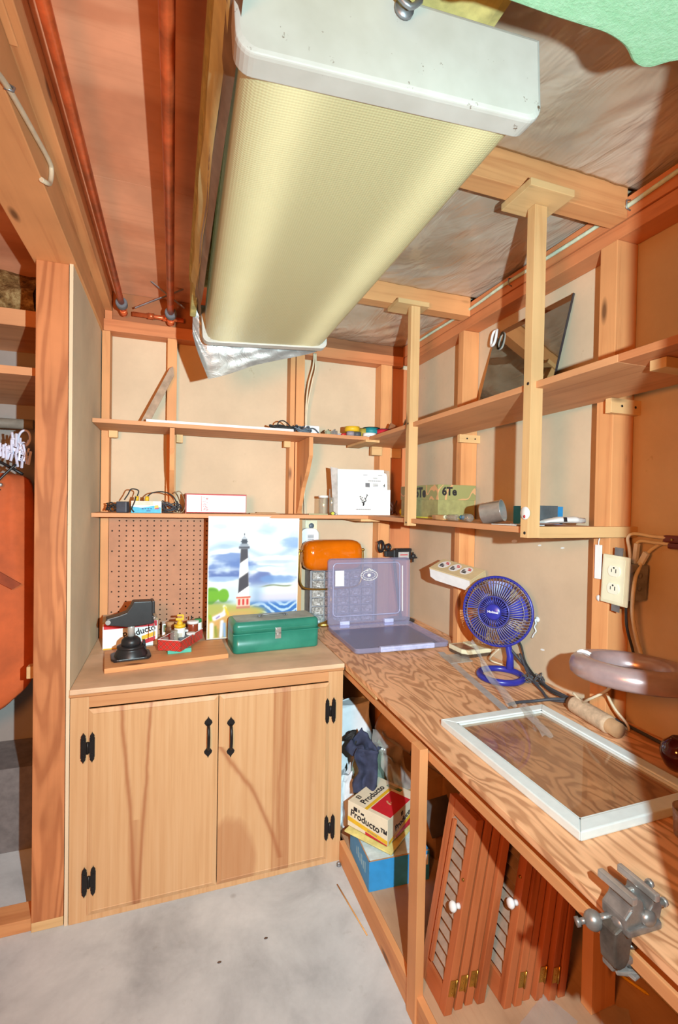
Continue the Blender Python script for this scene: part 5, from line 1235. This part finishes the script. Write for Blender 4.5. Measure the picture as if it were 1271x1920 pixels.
# ------------------------------------------------------------------ round magnifier lamp
ml = thing('magnifier_lamp', 'round taupe magnifier lamp head on an arm above the bench', 'lamp', (1.175, .948, 1.118), (0, 0, 0))
TAUPE = plain('taupe_enamel', (184, 158, 158), .3, .25, .6, .06, coat=.3)
tilt = RX(-3) @ RY(4)
q = MB(); q.lathe([(.095, -.026), (.143, -.028), (.150, -.022), (.153, -.004), (.149, .012), (.138, .023), (.120, .027), (.104, .022), (.094, .010), (.090, -.006), (.090, -.022), (.095, -.026)], tilt, 56); q.build('housing', TAUPE, ml)
q = MB(); q.lathe([(0, -.012), (.06, -.014), (.0905, -.016), (.0905, -.012), (.06, -.008), (0, -.006)], tilt, 40); q.build('lens', clear('smoked_lens', (150, 136, 126), .25, .05, (90, 74, 66)), ml)
q = MB()
for k in range(4):
    a = R(118+5.5*k); q.tube([tilt @ Vector((r*math.cos(a), r*math.sin(a), z)) for r, z in ((.101, .0225), (.112, .0270), (.124, .0282), (.134, .0262))], .0016, 6)
q.build('vent_slots', CARD, ml)
q = MB(); q.box(.132, .20, -.03, .03, -.014, .018, tilt @ RZ(-38), .006); q.tube([(.15, -.115, 0), (.205, -.20, .06), (.215, -.36, .26), (.215, -.52, .10), (.215, -.54, -.16)], .009, 10); q.cyl((.215, -.54, -.25), (.215, -.54, -.14), .024, seg=16); q.build('arm', plain('taupe_arm', (104, 84, 78), .4, .4), ml)
# ------------------------------------------------------------------ dark red vase, clear cup
q = MB(); q.lathe([(0, 0), (.022, 0), (.030, .010), (.040, .032), (.041, .048), (.034, .066), (.020, .078), (.014, .084), (.012, .083), (0, .078)], seg=32); o = q.build('vase', plain('oxblood_glaze', (76, 22, 22), .12, coat=.6), loc=(1.268, .885, ZB+.0003)); tag(o, 'dark red glossy round vase at the right of the bench', 'vase')
q = MB(); q.lathe([(0, 0), (.026, 0), (.031, .005), (.034, .06), (.035, .075), (.0335, .075), (.031, .01), (0, .004)], seg=28); o = q.build('clear_cup', clear('cup_plastic', (226, 206, 196), .3, .15, (216, 190, 178)), loc=(1.026, .684, ZB+.0003)); o.scale = (.95, .95, .82); tag(o, 'cloudy clear cup on the bench right of the vise', 'cup')
# ------------------------------------------------------------------ little bench vise clamped to the edge
vi = thing('bench_vise', 'small grey cast bench vise clamped to the front edge of the bench', 'vise', (.716, .576, ZB)); vi.scale = (.8, .8, .8)
CAST = plain('cast_grey', (150, 144, 140), .38, .55, var=.18, nscale=20); DCAST = plain('worn_cast', (112, 102, 94), .5, .6, var=.2, nscale=30)
q = MB(); q.prism([(-.052, .006), (-.014, .022), (-.004, .0), (-.004, -.020), (-.010, -.058), (-.020, -.072), (-.038, -.074), (-.050, -.064), (-.054, -.03)], -.018, .020, plane((0, 0, 0), (1, 0, 0), (0, 0, 1))); q.bevel(.007, 3, 25); q.build('clamp_body', DCAST, vi)
q = MB(); q.box(-.045, .03, -.010, .016, -.082, -.068, None, .004); q.cyl((.016, .003, -.10), (.016, .003, -.05), .006, seg=12); q.lathe([(0, -.05), (.014, -.05), (.014, -.045), (0, -.044)], T(.016, .003, 0), 14); q.build('clamp_arm', CAST, vi)
q = MB(); q.box(-.018, .055, -.006, .006, -.108, -.098, RZ(-25), .003); q.box(.0, .03, -.022, .022, -.106, -.099, RZ(10), .003); q.build('wing_screw', STEEL, vi)
q = MB(); q.prism([(-.030, -.032), (.055, -.036), (.066, -.014), (.066, .030), (-.020, .034), (-.034, .0)], .001, .016); q.bevel(.004, 2); q.build('bed', CAST, vi)
q = MB(); q.prism([(-.036, .010), (-.010, .004), (.012, .014), (.018, .040), (.010, .062), (-.004, .074), (-.016, .072), (-.020, .05), (-.038, .034)], -.030, .028, plane((.004, .002, 0), (1, 0, 0), (0, 0, 1))); q.bevel(.007, 3, 25); q.build('fixed_jaw', CAST, vi)
q = MB(); q.prism([(.026, .012), (.056, .012), (.062, .036), (.052, .062), (.044, .072), (.036, .070), (.034, .048), (.024, .036)], -.032, .030, plane((.004, .002, 0), (1, 0, 0), (0, 0, 1))); q.bevel(.006, 3, 25); q.build('moving_jaw', CAST, vi)
q = MB(); q.box(-.020, -.006, -.030, .055, .062, .078, None, .003); q.box(.036, .048, -.036, .055, .060, .076, None, .003); q.build('jaw_plate', STEEL, vi)
q = MB(); q.cyl((-.01, -.012, .03), (.085, -.014, .032), .007, seg=12); q.cyl((.085, -.014, .032), (.092, -.014, .032), .009, seg=8); q.cyl((.0, .018, .045), (.084, .018, .047), .006, seg=12); q.cyl((.084, .018, .047), (.092, .018, .047), .009, seg=8); q.build('slide_rod', STEEL, vi)
q = MB(); q.cyl((-.028, .012, .012), (-.05, .024, .002), .008, seg=12); q.sphere((-.058, .028, -.002), .019, (1, 1, 1), 16); q.cyl((-.068, .034, -.004), (-.082, .040, -.008), .006, seg=12); q.cyl((-.082, .040, -.008), (-.089, .043, -.010), .0095, seg=10); q.build('screw_handle', CAST, vi)
q = MB(); q.sphere((-.022, -.006, .012), .018, (1, 1, .9), 14); q.sphere((.028, -.026, .024), .016, (1.2, .8, 1), 14); q.build('casting_boss', CAST, vi)
# ================================================================== UNDER THE BENCH
ZP = .0905
bo = thing('blue_carton', 'open bright blue carton on the shelf under the bench', 'box', (.713, 1.632, ZP), (0, 0, -3))
bx_, by_, bh = .25, .235, .115
q = MB(); q.box(0, bx_, 0, .003, 0, bh); q.box(0, .003, .003, by_, 0, bh); q.box(bx_-.003, bx_, .003, by_, 0, bh); q.box(.003, bx_-.003, by_-.003, by_, 0, bh); q.box(.003, bx_-.003, .003, by_-.003, 0, .003); q.build('walls', BLUEP, bo)
q = MB(); q.box(.006, bx_-.004, .006, by_-.005, bh-.016, bh-.012); q.build('white_contents', plain('pale_card', (206, 220, 224), .6), bo)
q = MB(); q.box(-.0005, bx_, -.0006, .0035, bh, bh+.002); q.box(-.0005, .0035, 0, by_, bh, bh+.002); q.build('cut_edge', BROWNC, bo)
decal('white_lettering', [rect(-.03-.02*k, -.018-.02*k, .045, .085-.01*(k % 2)) for k in range(6)], plain('pale_blue_print', (150, 200, 226)), bo, plane((-.0003, .02, 0), (0, -1, 0), (0, 0, 1)))
decal('white_mark', [rect(.235, .245, .06, .10), rect(.222, .23, .05, .085)], CARD, bo, plane((0, -.0003, 0), (1, 0, 0), (0, 0, 1)))
def producto(loc, rz, lab, tilt=0):
    t = thing('cigar_box', lab, 'box', loc, (tilt, 0, rz))
    w, d, h = .225, .195, .102
    q = MB(); q.box(-w/2, w/2, -d/2, d/2, 0, h, bev=.0015); q.build('carton', plain('cream_card', (236, 222, 194), .55, var=.03), t)
    Fr = plane((-w/2, -d/2-.0002, 0), (1, 0, 0), (0, 0, 1)); Le = plane((-w/2-.0002, d/2, 0), (0, -1, 0), (0, 0, 1)); To = plane((-w/2, -d/2, h+.0002), (1, 0, 0), (0, 1, 0))
    # front (right hand) face
    decal('yellow_band', [[(.01, 0), (.225, .040), (.225, .056), (.01, .012)]], YELP, t, Fr); decal('red_field', [[(.06, 0), (.225, 0), (.225, .039), (.06, .0085)]], REDP, t, Fr)
    text('El', .022, INK, t, Fr @ T(.105, .078, .0006) @ RZ(8), bold=.0006); text('Producto', .034, INK, t, Fr @ T(.118, .050, .0006) @ RZ(10), bold=.0008)
    # left face
    decal('yellow_band', [[(0, .022), (d, .004), (d, .020), (0, .040)]], YELP, t, Le); decal('red_field', [[(.09, .0), (d, .0), (d, .003), (.09, .012)]], REDP, t, Le)
    decal('crest', [rect(.030, .048, .072, .088), rect(.054, .060, .074, .086), rect(.066, .082, .070, .078)], INK, t, Le)
    text('Producto\u2122', .038, INK, t, Le @ T(.105, .050, .0006) @ RZ(-6), bold=.0008); decal('small_print', [rect(.10+.006*k, .104+.006*k, .0185-.0005*k, .0225-.0005*k) for k in range(8)], GREYINK, t, Le, .0008)
    # lid: text runs with the far left edge, yellow diagonal, red right half
    decal('yellow_band', [rect(.0, .18, .098, .112)], YELP, t, To); decal('red_field', [rect(.018, .172, .0, .094)], REDP, t, To); decal('green_stamp', [rect(.188, .208, .06, .13)], plain('green_print', (76, 132, 88)), t, To)
    text('El', .030, INK, t, To @ T(.045, .172, .0006), bold=.0006); text('Producto', .040, INK, t, To @ T(.098, .138, .0006), bold=.0008)
    decal('gold_crest', [[(.085, .045), (.093, .042), (.096, .060), (.104, .066), (.098, .072), (.089, .062)], [(.098, .044), (.106, .050), (.102, .056)]], plain('gold_print', (214, 160, 120)), t, To, .0008)
    return t
producto((.843, 1.800, .2285), 32, 'cream red and yellow cigar box on top in the blue carton')
q = MB(); q.prism([(-.10, -.115), (.125, -.09), (.11, .11), (-.12, .10)], 0, .006); o = q.build('flattened_carton', plain('pale_yellow_card', (240, 222, 140), .6), loc=(.833, 1.79, .2065), rot=(2, 1.0, 32)); tag(o, 'pale yellow flattened card between cigar box and blue carton', 'card')
# white sack, clear bag with cloth, paper roll and a back carton
def sack(name, lab, loc, w, d, h, mt, seed, rz=0, pinch=.25, wob=.02):
    q = MB(); rings = []
    for i in range(13):
        v = i/12; rr_ = []
        for k in range(36):
            a = 2*math.pi*k/36; c, s = math.cos(a), math.sin(a)
            n = mnoise.noise(Vector((c*2.2+seed, s*2.2, v*4)))*wob*(1+.6*v) + mnoise.noise(Vector((c*6+seed, s*6, v*9)))*wob*.5
            g = (1-pinch*v**2)*(1 if v > .03 else .9)
            rr_.append(Vector(((w/2*math.copysign(abs(c)**.6, c))*g+n, (d/2*math.copysign(abs(s)**.6, s))*g*(1-.35*v)+n, h*v+n*.8*v)))
        rings.append(rr_)
    q.loft(rings); o = q.build(name, mt, loc=loc, rot=(0, 0, rz)); return tag(o, lab, 'bag')
PAPERW = plain('white_sack_paper', (232, 232, 236), .7, var=.06, nscale=8)
sack('paper_sack', 'white paper sack standing against the wall under the bench', (.885, 2.33, ZP), .25, .16, .42, PAPERW, 3, 4, .10, .012)
sack('paper_sack', 'white crumpled sack end low beside the cabinet', (.765, 2.06, ZP), .09, .14, .22, PAPERW, 8, 10, .2, .02)
NAVY = plain('navy_cloth', (56, 60, 84), .9, var=.2); GREENB = plain('green_bag_film', (150, 166, 150), .25, var=.15)
sack('plastic_bag', 'grey green plastic bag of scraps behind the cigar box', (.91, 2.09, ZP), .25, .20, .29, GREENB, 15, 20, .45, .03)
def rag(lab, loc, rot, s, mt, seed):
    def fn(u, v):
        x, y = (u-.5)*s[0], (v-.5)*s[1]; n = mnoise.noise(Vector((u*3+seed, v*3, seed)))
        return Vector((x+.02*n, y, .05*n-.35*abs(x)*abs(u-.5)+.012*math.sin(u*9+seed)))
    q = MB(); q.grid(14, 14, fn); o = q.build('cloth_scrap', mt, loc=loc, rot=rot, fix=False)
    md = o.modifiers.new('Thick', 'SOLIDIFY'); md.thickness = .003
    return tag(o, lab, 'cloth')
rag('navy cloth hanging over the front of the plastic bag', (.812, 1.905, .385), (62, 8, -18), (.10, .17), NAVY, 1)
rag('navy cloth bunched on top of the plastic bag', (.835, 2.0, .445), (35, -24, 25), (.12, .12), NAVY, 5)
rag('black scrap tucked behind the navy cloth', (.815, 2.06, .45), (50, 10, 60), (.09, .08), DKRUB, 9)
def wrap_():
    def fn(u, v): return Vector((.16*(u-.5), .26*(v-.5), .03*mnoise.noise(Vector((u*4, v*5, 2)))+.012*math.sin(v*14+u*5)))
    q = MB(); q.grid(24, 30, fn); o = q.build('clear_wrap', FILM, loc=(.955, 1.945, .40), rot=(48, 14, 20), fix=False); tag(o, 'crinkled clear wrap draped behind the cigar box', 'film')
wrap_()
pr_ = thing('paper_roll', 'thick roll of brown paper lying behind the plastic bag', 'roll', (.985, 2.14, .50), (0, 0, 0))
dv = Vector((.30, -.34, -.16)); q = MB(); Mr = align(dv)
q.lathe([(0, 0), (.060, .0), (.068, .012), (.070, .05), (.070, .42), (.066, .44), (0, .44)], Mr, 28); q.build('sheet', plain('kraft_roll', (176, 136, 104), .8, var=.08), pr_)
q = MB(); q.lathe([(.070, .20), (.073, .20), (.073, .23), (.070, .23)], Mr, 28); q.build('band', plain('dark_band', (92, 66, 48), .7), pr_)
q = MB(); q.box(0, .26, 0, .003, 0, .17); q.box(0, .003, .003, .22, 0, .17); q.box(.257, .26, .003, .22, 0, .17); q.box(.003, .257, .217, .22, 0, .17); q.box(.003, .257, .003, .217, 0, .003)
o = q.build('brown_carton', BROWNC, loc=(1.04, 1.70, ZP), rot=(0, 0, 14)); tag(o, 'open brown carton behind the front leg of the bench', 'box')
q = MB(); q.box(0, .13, 0, .004, 0, .13); o = q.build('dark_print', plain('dark_photo', (90, 78, 74), .4), loc=(1.00, 1.66, .215), rot=(-38, 0, 6)); tag(o, 'dark picture card leaning on the blue carton behind the bench leg', 'card')
# ------------------------------------------------------------------ louvred shutters
SHW = {a: wood('shutter_'+a, (192, 106, 62), (150, 74, 40), a, 30, .45, False, .7) for a in 'yz'}
SLAT = plain('dusty_slat', (168, 138, 118), .7, var=.12)
def shutter(first, lab, x, y0, h, w, lean, th=.026, knob=None, hinges=0, slats=True):
    t = thing('louvred_shutter', lab, 'shutter', (x, y0, ZP+.0008), (0, lean, 0), 'louvred shutters stacked under the bench')
    f = .030; b = .062
    for y in (0, w-f): q = MB(); q.box(0, th, y, y+f, 0, h, bev=.002); q.build('stile', SHW['z'], t)
    q = MB(); q.box(.001, th-.001, f, w-f, 0, b, bev=.001); q.build('rail', SHW['y'], t)
    q = MB(); q.box(.001, th-.001, f, w-f, h-.045, h, bev=.001); q.build('rail', SHW['y'], t)
    n = 13 if slats else 0
    for k in range(n):
        z = b+.02+k*(h-.045-b-.03)/(n-1)
        q = MB(); q.box(-.014, .016, f, w-f, -.0022, .0022, T(th/2, 0, z) @ RY(-38), .0006); q.build('slat', SLAT, t)
    if slats:
        q = MB(); q.box(-.010, -.001, w/2-.006+.018, w/2+.006+.018, b+.02, h-.05, bev=.001); q.build('tilt_bar', SHW['z'], t)
    if knob:
        q = MB(); q.lathe([(0, 0), (.009, 0), (.007, .006), (.006, .010), (.013, .016), (.015, .022), (.011, .028), (0, .030)], T(0, f/2, knob) @ RY(-90), 18); q.build('knob', CARD, t, label='white china knob')
        q = MB(); q.lathe([(0, 0), (.005, 0), (.004, .003), (0, .004)], T(0, f/2, knob+.075) @ RY(-90), 10); q.build('stud_screw', BRASS, t)
    for k in range(hinges):
        q = MB(); q.box(.003, .022, -.0015, 0, .055, .100, None, .0004); q.cyl((.023, -.002, .053), (.023, -.002, .102), .003, seg=8)
        for z in (.064, .078, .091): q.lathe([(0, 0), (.0022, 0), (0, .001)], T(.012, -.0015, z) @ RX(90), 8)
        q.build('hinge', BRASS, t, label='tarnished brass hinge')
    return t
sh = [(.748, 1.160, .555, .142, 10, .300, 1, 'front louvred shutter facing the room with a china knob'),
      (.786, 1.164, .56, .140, 10, None, 1, 'shutter second from the bench leg, hinge showing at its foot'),
      (.822, 1.166, .57, .140, 10, None, 1, 'shutter third from the bench leg, the taller hinge leaf on it'),
      (.858, 1.158, .57, .142, 9.6, None, 0, 'shutter fourth from the bench leg, closing the first bundle'),
      (.924, 1.122, .58, .142, 9.5, .295, 0, 'louvred shutter with a china knob in the middle of the stack'),
      (.958, 1.118, .57, .142, 9.3, None, 1, 'shutter behind the middle china knob, faded hinge at foot'),
      (.992, 1.124, .60, .140, 9, None, 0, 'shutter just before the pair of brass hinges'),
      (1.028, 1.112, .58, .142, 8.6, None, 1, 'shutter with a bright brass hinge in the right bundle'),
      (1.064, 1.098, .60, .142, 8.2, None, 1, 'shutter with a dull brown hinge in the right bundle'),
      (1.100, 1.098, .60, .140, 7.6, None, 0, 'shutter behind the dull brown hinge'),
      (1.138, 1.128, .60, .140, 6.6, None, 0, 'last shutter of the stack beside the inner bench leg')]
for k, (x, y, h, w, ln, kn, hg, lab) in enumerate(sh): shutter(k == 0, lab, x, y, h, w, ln, .026, kn, hg, k in (0, 4))
q = MB(); q.cyl((0, 0, .004), (.028, -.075, .004), .0045, seg=6); q.cyl((.028, -.075, .004), (.031, -.084, .004), .0045, .001, seg=6); o = q.build('pencil', YELP, loc=(1.335, 1.10, ZP)); tag(o, 'yellow pencil lying in the shade under the bench', 'pencil')
def scrapfilm(lab, loc, rz, s):
    q = MB(); q.grid(10, 10, lambda u, v: Vector(((u-.5)*s[0], (v-.5)*s[1], .004+.004*mnoise.noise(Vector((u*5, v*5, rz)))))); o = q.build('plastic_scrap', FILM, loc=loc, rot=(0, 0, rz), fix=False); tag(o, lab, 'film')
scrapfilm('clear plastic scrap on the shelf under the bench below the shutters', (1.02, 1.05, ZP), 20, (.14, .10)); scrapfilm('clear plastic scrap on the lower shelf near the inner leg', (1.20, .985, ZP), 50, (.12, .08))
# floor odds
q = MB(); q.cyl((.649, 1.806, .003), (.677, 1.557, .003), .0027, seg=8); tag(q.build('dowel', plain('dowel_wood', (216, 158, 92))), 'thin wooden dowel lying on the concrete floor', 'dowel')
q = MB(); q.sphere((.690, 1.905, .009), .008, (1, 1, 1), 10); q.cyl((.690, 1.905, .0), (.690, 1.905, .006), .010, seg=12); tag(q.build('floor_glide', GALV), 'tiny metal glide on the floor at the cabinet corner', 'glide')
for k, (px_, py_, lab) in enumerate(((.165, 1.62, 'dark fleck on the concrete in front of the cabinet doors'), (.33, 1.66, 'rust coloured crumb on the concrete nearer the bench'))):
    q = MB(); q.sphere((0, 0, .001), .006, (1.2, .8, .25), 8); o = q.build('debris', plain('rust_crumb', (96, 74, 62)), loc=(px_, py_, 0)); tag(o, lab, 'debris')

# ================================================================== CLOSET ON THE LEFT
plank('closet_shelf', (-1.29, -.52, 2.30, 2.708, 2.262, 2.330), SHELFW['x'], 'upper closet shelf just under the insulation', 'shelf')
plank('closet_shelf', (-1.29, -.475, 2.045, 2.708, 2.006, 2.036), SHELFW['x'], 'lower closet shelf above the hanging rod', 'shelf')
q = MB(); q.cyl((-1.29, 2.36, 1.868), (-.565, 2.36, 1.868), .021, seg=20); tag(q.build('closet_rod', plain('grey_rod', (134, 124, 112), .5)), 'grey rod across the closet', 'rod')
INS = NT('mineral_wool'); _n = INS.noise(INS.coords(rnd=False), 22, 6, .7); INS.base(INS.ramp(_n, [(.32, (70, 48, 26)), (.5, (128, 96, 58)), (.7, (186, 160, 112))])); INS.bump(_n, .9, .02); INS = INS.set(.95, 0, .1)
q = MB(); q.grid(30, 20, lambda u, v: Vector((-1.29+.68*u, 2.62-.10*math.sin(math.pi*v)+.03*mnoise.noise(Vector((u*7, v*5, 1))), 2.335+.27*v))); o = q.build('closet_insulation', INS, fix=False); tag(o, 'brown insulation batt stuffed above the closet shelves', 'insulation')
# jacket on a hanger
jk = thing('orange_jacket', 'orange jacket hanging in the closet beside the post', 'jacket', (-.80, 2.33, 1.66))
ORANGE = plain('orange_canvas', (196, 92, 44), .8, var=.14, nscale=7, bump=.3)
def jacket():
    q = MB(); rings = []
    prof = [(0.0, .15, .035), (-.012, .215, .06), (-.04, .236, .085), (-.14, .240, .10), (-.30, .245, .105), (-.48, .252, .11), (-.62, .262, .115), (-.76, .262, .115), (-.90, .262, .11), (-1.03, .25, .10), (-1.04, .235, .085)]
    for z, a, b in prof:
        r_ = []
        for k in range(48):
            th = 2*math.pi*k/48; c, s = math.cos(th), math.sin(th)
            n = mnoise.noise(Vector((c*2.5, s*2.5, z*3.2)))*.022 + mnoise.noise(Vector((c*5, s*2, z*7+3)))*.010
            drop = -.10*max(0, -c)*0 + (-.16*(1-abs((c-1)/2)) if False else 0)
            hem = (.15*(c*.5+.5)**3 if z < -.7 else 0)*min(1, (-z-.7)/.3)
            x = a*math.copysign(abs(c)**.75, c)+n
            r_.append(Vector((x, b*math.copysign(abs(s)**.8, s)+n, z+hem)))
        rings.append(r_)
    q.loft(rings); return q
jacket().build('shell', ORANGE, jk, sub=1)
q = MB()
q.tube([(-.02, -.06, .02), (.05, -.075, -.01), (.11, -.09, -.05), (.15, -.10, -.075)], .005, 6, n=4); q.tube([(.20, -.085, .03), (.16, -.10, -.02), (.13, -.105, -.06)], .005, 6, n=4)
q.build('collar_piping', BLKPL, jk)
q = MB(); q.prism([(-.08, .015), (.06, -.02), (.13, -.07), (.10, -.13), (.0, -.16), (-.10, -.20)], 0, .006, plane((.02, -.088, .02), (1, .05, 0), (0, -.1, 1))); q.build('collar_lining', plain('brown_lining', (150, 84, 48), .8, var=.2), jk)
q = MB(); q.lathe([(0, 0), (.009, 0), (.007, .005), (0, .006)], T(.155, -.112, -.055) @ RX(90), 12); q.build('snap', STEEL, jk)
q = MB(); q.prism([(.02, -.36), (.20, -.47), (.23, -.45), (.06, -.33)], 0, .006, plane((0, -.113, 0), (1, 0, 0), (0, 0, 1))); q.build('pocket_flap', plain('dark_orange', (150, 66, 34), .8), jk)
q = MB(); q.tube([(-.745, 2.36, 1.72), (-.735, 2.36, 1.80), (-.705, 2.36, 1.85), (-.695, 2.36, 1.89), (-.712, 2.36, 1.903), (-.735, 2.36, 1.893)], .0055, 8, n=5); q.tube([(-.93, 2.34, 1.655), (-.745, 2.36, 1.72), (-.60, 2.34, 1.655)], .006, 8, n=3); tag(q.build('coat_hanger', BLKPL), 'black coat hanger hooked over the closet rod', 'hanger')
# white clip hangers bunched on the rod
LILW = plain('lilac_white', (222, 220, 240), .4, var=.04)
def pin(x, y, z, rx, rz):
    t = thing('clothes_clip', 'white plastic clip in the bunch beside the closet rod', 'clip', (x, y, z), (rx, 12, rz), 'white clips bunched under the closet rod')
    for s in (-1, 1):
        q = MB(); q.box(-.004, .004, -.004, .004, 0, .058, T(s*.008, 0, 0) @ RY(s*7), .002); q.build('leg', LILW, t)
    q = MB(); q.torus((0, -.004, .034), .008, .0025, RX(0), 12, 6); q.build('spring_ring', LILW, t)
hang = thing('clip_ring', 'white hanging ring that carries the clips at the post', 'hanger', (-.585, 2.30, 1.79))
q = MB(); q.torus((0, 0, 0), .030, .005, plane((0, 0, .012), (1, 0, 0), (0, .3, 1)), 20, 8, (.7, 1.2)); q.box(-.035, .03, -.006, .006, -.055, -.040, RY(24), .003); q.sphere((-.05, -.004, -.03), .012, seg=10); q.build('ring', LILW, hang)
rp = random.Random(12)
for k in range(11):
    if k < 4: pin(-.672+.012*k, 2.285, 1.725-.006*k, -10, 20+9*k)
    else: pin(-.615+.009*(k-4)+rp.uniform(-.012, .012), 2.285+rp.uniform(-.01, .01), 1.68+.014*((k*5) % 7), rp.uniform(-30, 30), rp.uniform(-60, 60))
q = MB(); q.box(-.505, -.464, 2.0305, 2.07, .885, .93, None, .003); tag(q.build('closet_block', PALE['x']), 'small timber block beside the jacket behind the post', 'block')

# ================================================================== LIGHT, WORLD, CAMERA
def lamp(name, loc, energy, c, size, kc, kl, aim=None):
    """point lamp; falloff mixed from constant and linear so near and far read alike, as in the exposure-blended photo"""
    ld = bpy.data.lights.new(name, 'SPOT' if aim else 'POINT'); ld.energy = energy; ld.shadow_soft_size = size; ld.color = c
    if aim: ld.spot_size = R(179); ld.spot_blend = 1.0
    ld.use_nodes = True; nt = ld.node_tree; em = nt.nodes['Emission']; lf = nt.nodes.new('ShaderNodeLightFalloff'); lf.inputs['Strength'].default_value = 1.0
    a = nt.nodes.new('ShaderNodeMath'); a.operation = 'MULTIPLY'; a.inputs[1].default_value = kc
    b = nt.nodes.new('ShaderNodeMath'); b.operation = 'MULTIPLY_ADD'; b.inputs[1].default_value = kl
    nt.links.new(lf.outputs['Constant'], a.inputs[0]); nt.links.new(lf.outputs['Linear'], b.inputs[0]); nt.links.new(a.outputs[0], b.inputs[2]); nt.links.new(b.outputs[0], em.inputs['Strength'])
    o = bpy.data.objects.new(name, ld); o.location = loc; col.objects.link(o)
    if aim: o.rotation_euler = Vector(aim).to_track_quat('-Z', 'Y').to_euler()
lamp('camera_flash', (.222, -.06, 1.60), 55, (.66, .93, 1.0), .010, .62, .74, (.36, .93, .03))
lamp('room_bulb', (-.34, .06, 1.66), 15.5, (1.0, .33, .075), .16, 1.0, .0)
w = bpy.data.worlds.new('World'); scn.world = w; w.use_nodes = True
w.node_tree.nodes['Background'].inputs[0].default_value = (1.0, .45, .20, 1); w.node_tree.nodes['Background'].inputs[1].default_value = .10
cd = bpy.data.cameras.new('Camera'); cam = bpy.data.objects.new('Camera', cd); col.objects.link(cam); scn.camera = cam
yaw, pitch, roll = R(19.19), R(-.88), R(-1.0)
cy, sy = math.cos(yaw), math.sin(yaw)
fwd = Vector((sy*math.cos(pitch), cy*math.cos(pitch), math.sin(pitch))); rt = Vector((cy, -sy, 0)); dn = fwd.cross(rt)
r2 = math.cos(roll)*rt+math.sin(roll)*dn; d2 = -math.sin(roll)*rt+math.cos(roll)*dn
Mc_ = Matrix((r2, -d2, -fwd)).transposed().to_4x4(); Mc_.translation = (0, 0, 1.55); cam.matrix_world = Mc_
cd.sensor_fit = 'VERTICAL'; cd.sensor_height = 36; cd.lens = 36*894.2/1920; cd.clip_start = .02
vs_ = scn.view_settings; vs_.view_transform = 'Standard'; vs_.look = 'None'; vs_.exposure = 0.0; vs_.gamma = 1.0; vs_.use_curve_mapping = False
scn.cycles.use_denoising = True; scn.cycles.max_bounces = 8; scn.cycles.transparent_max_bounces = 16; scn.cycles.diffuse_bounces = 2; scn.cycles.caustics_reflective = False; scn.cycles.caustics_refractive = False; scn.cycles.sample_clamp_indirect = 4
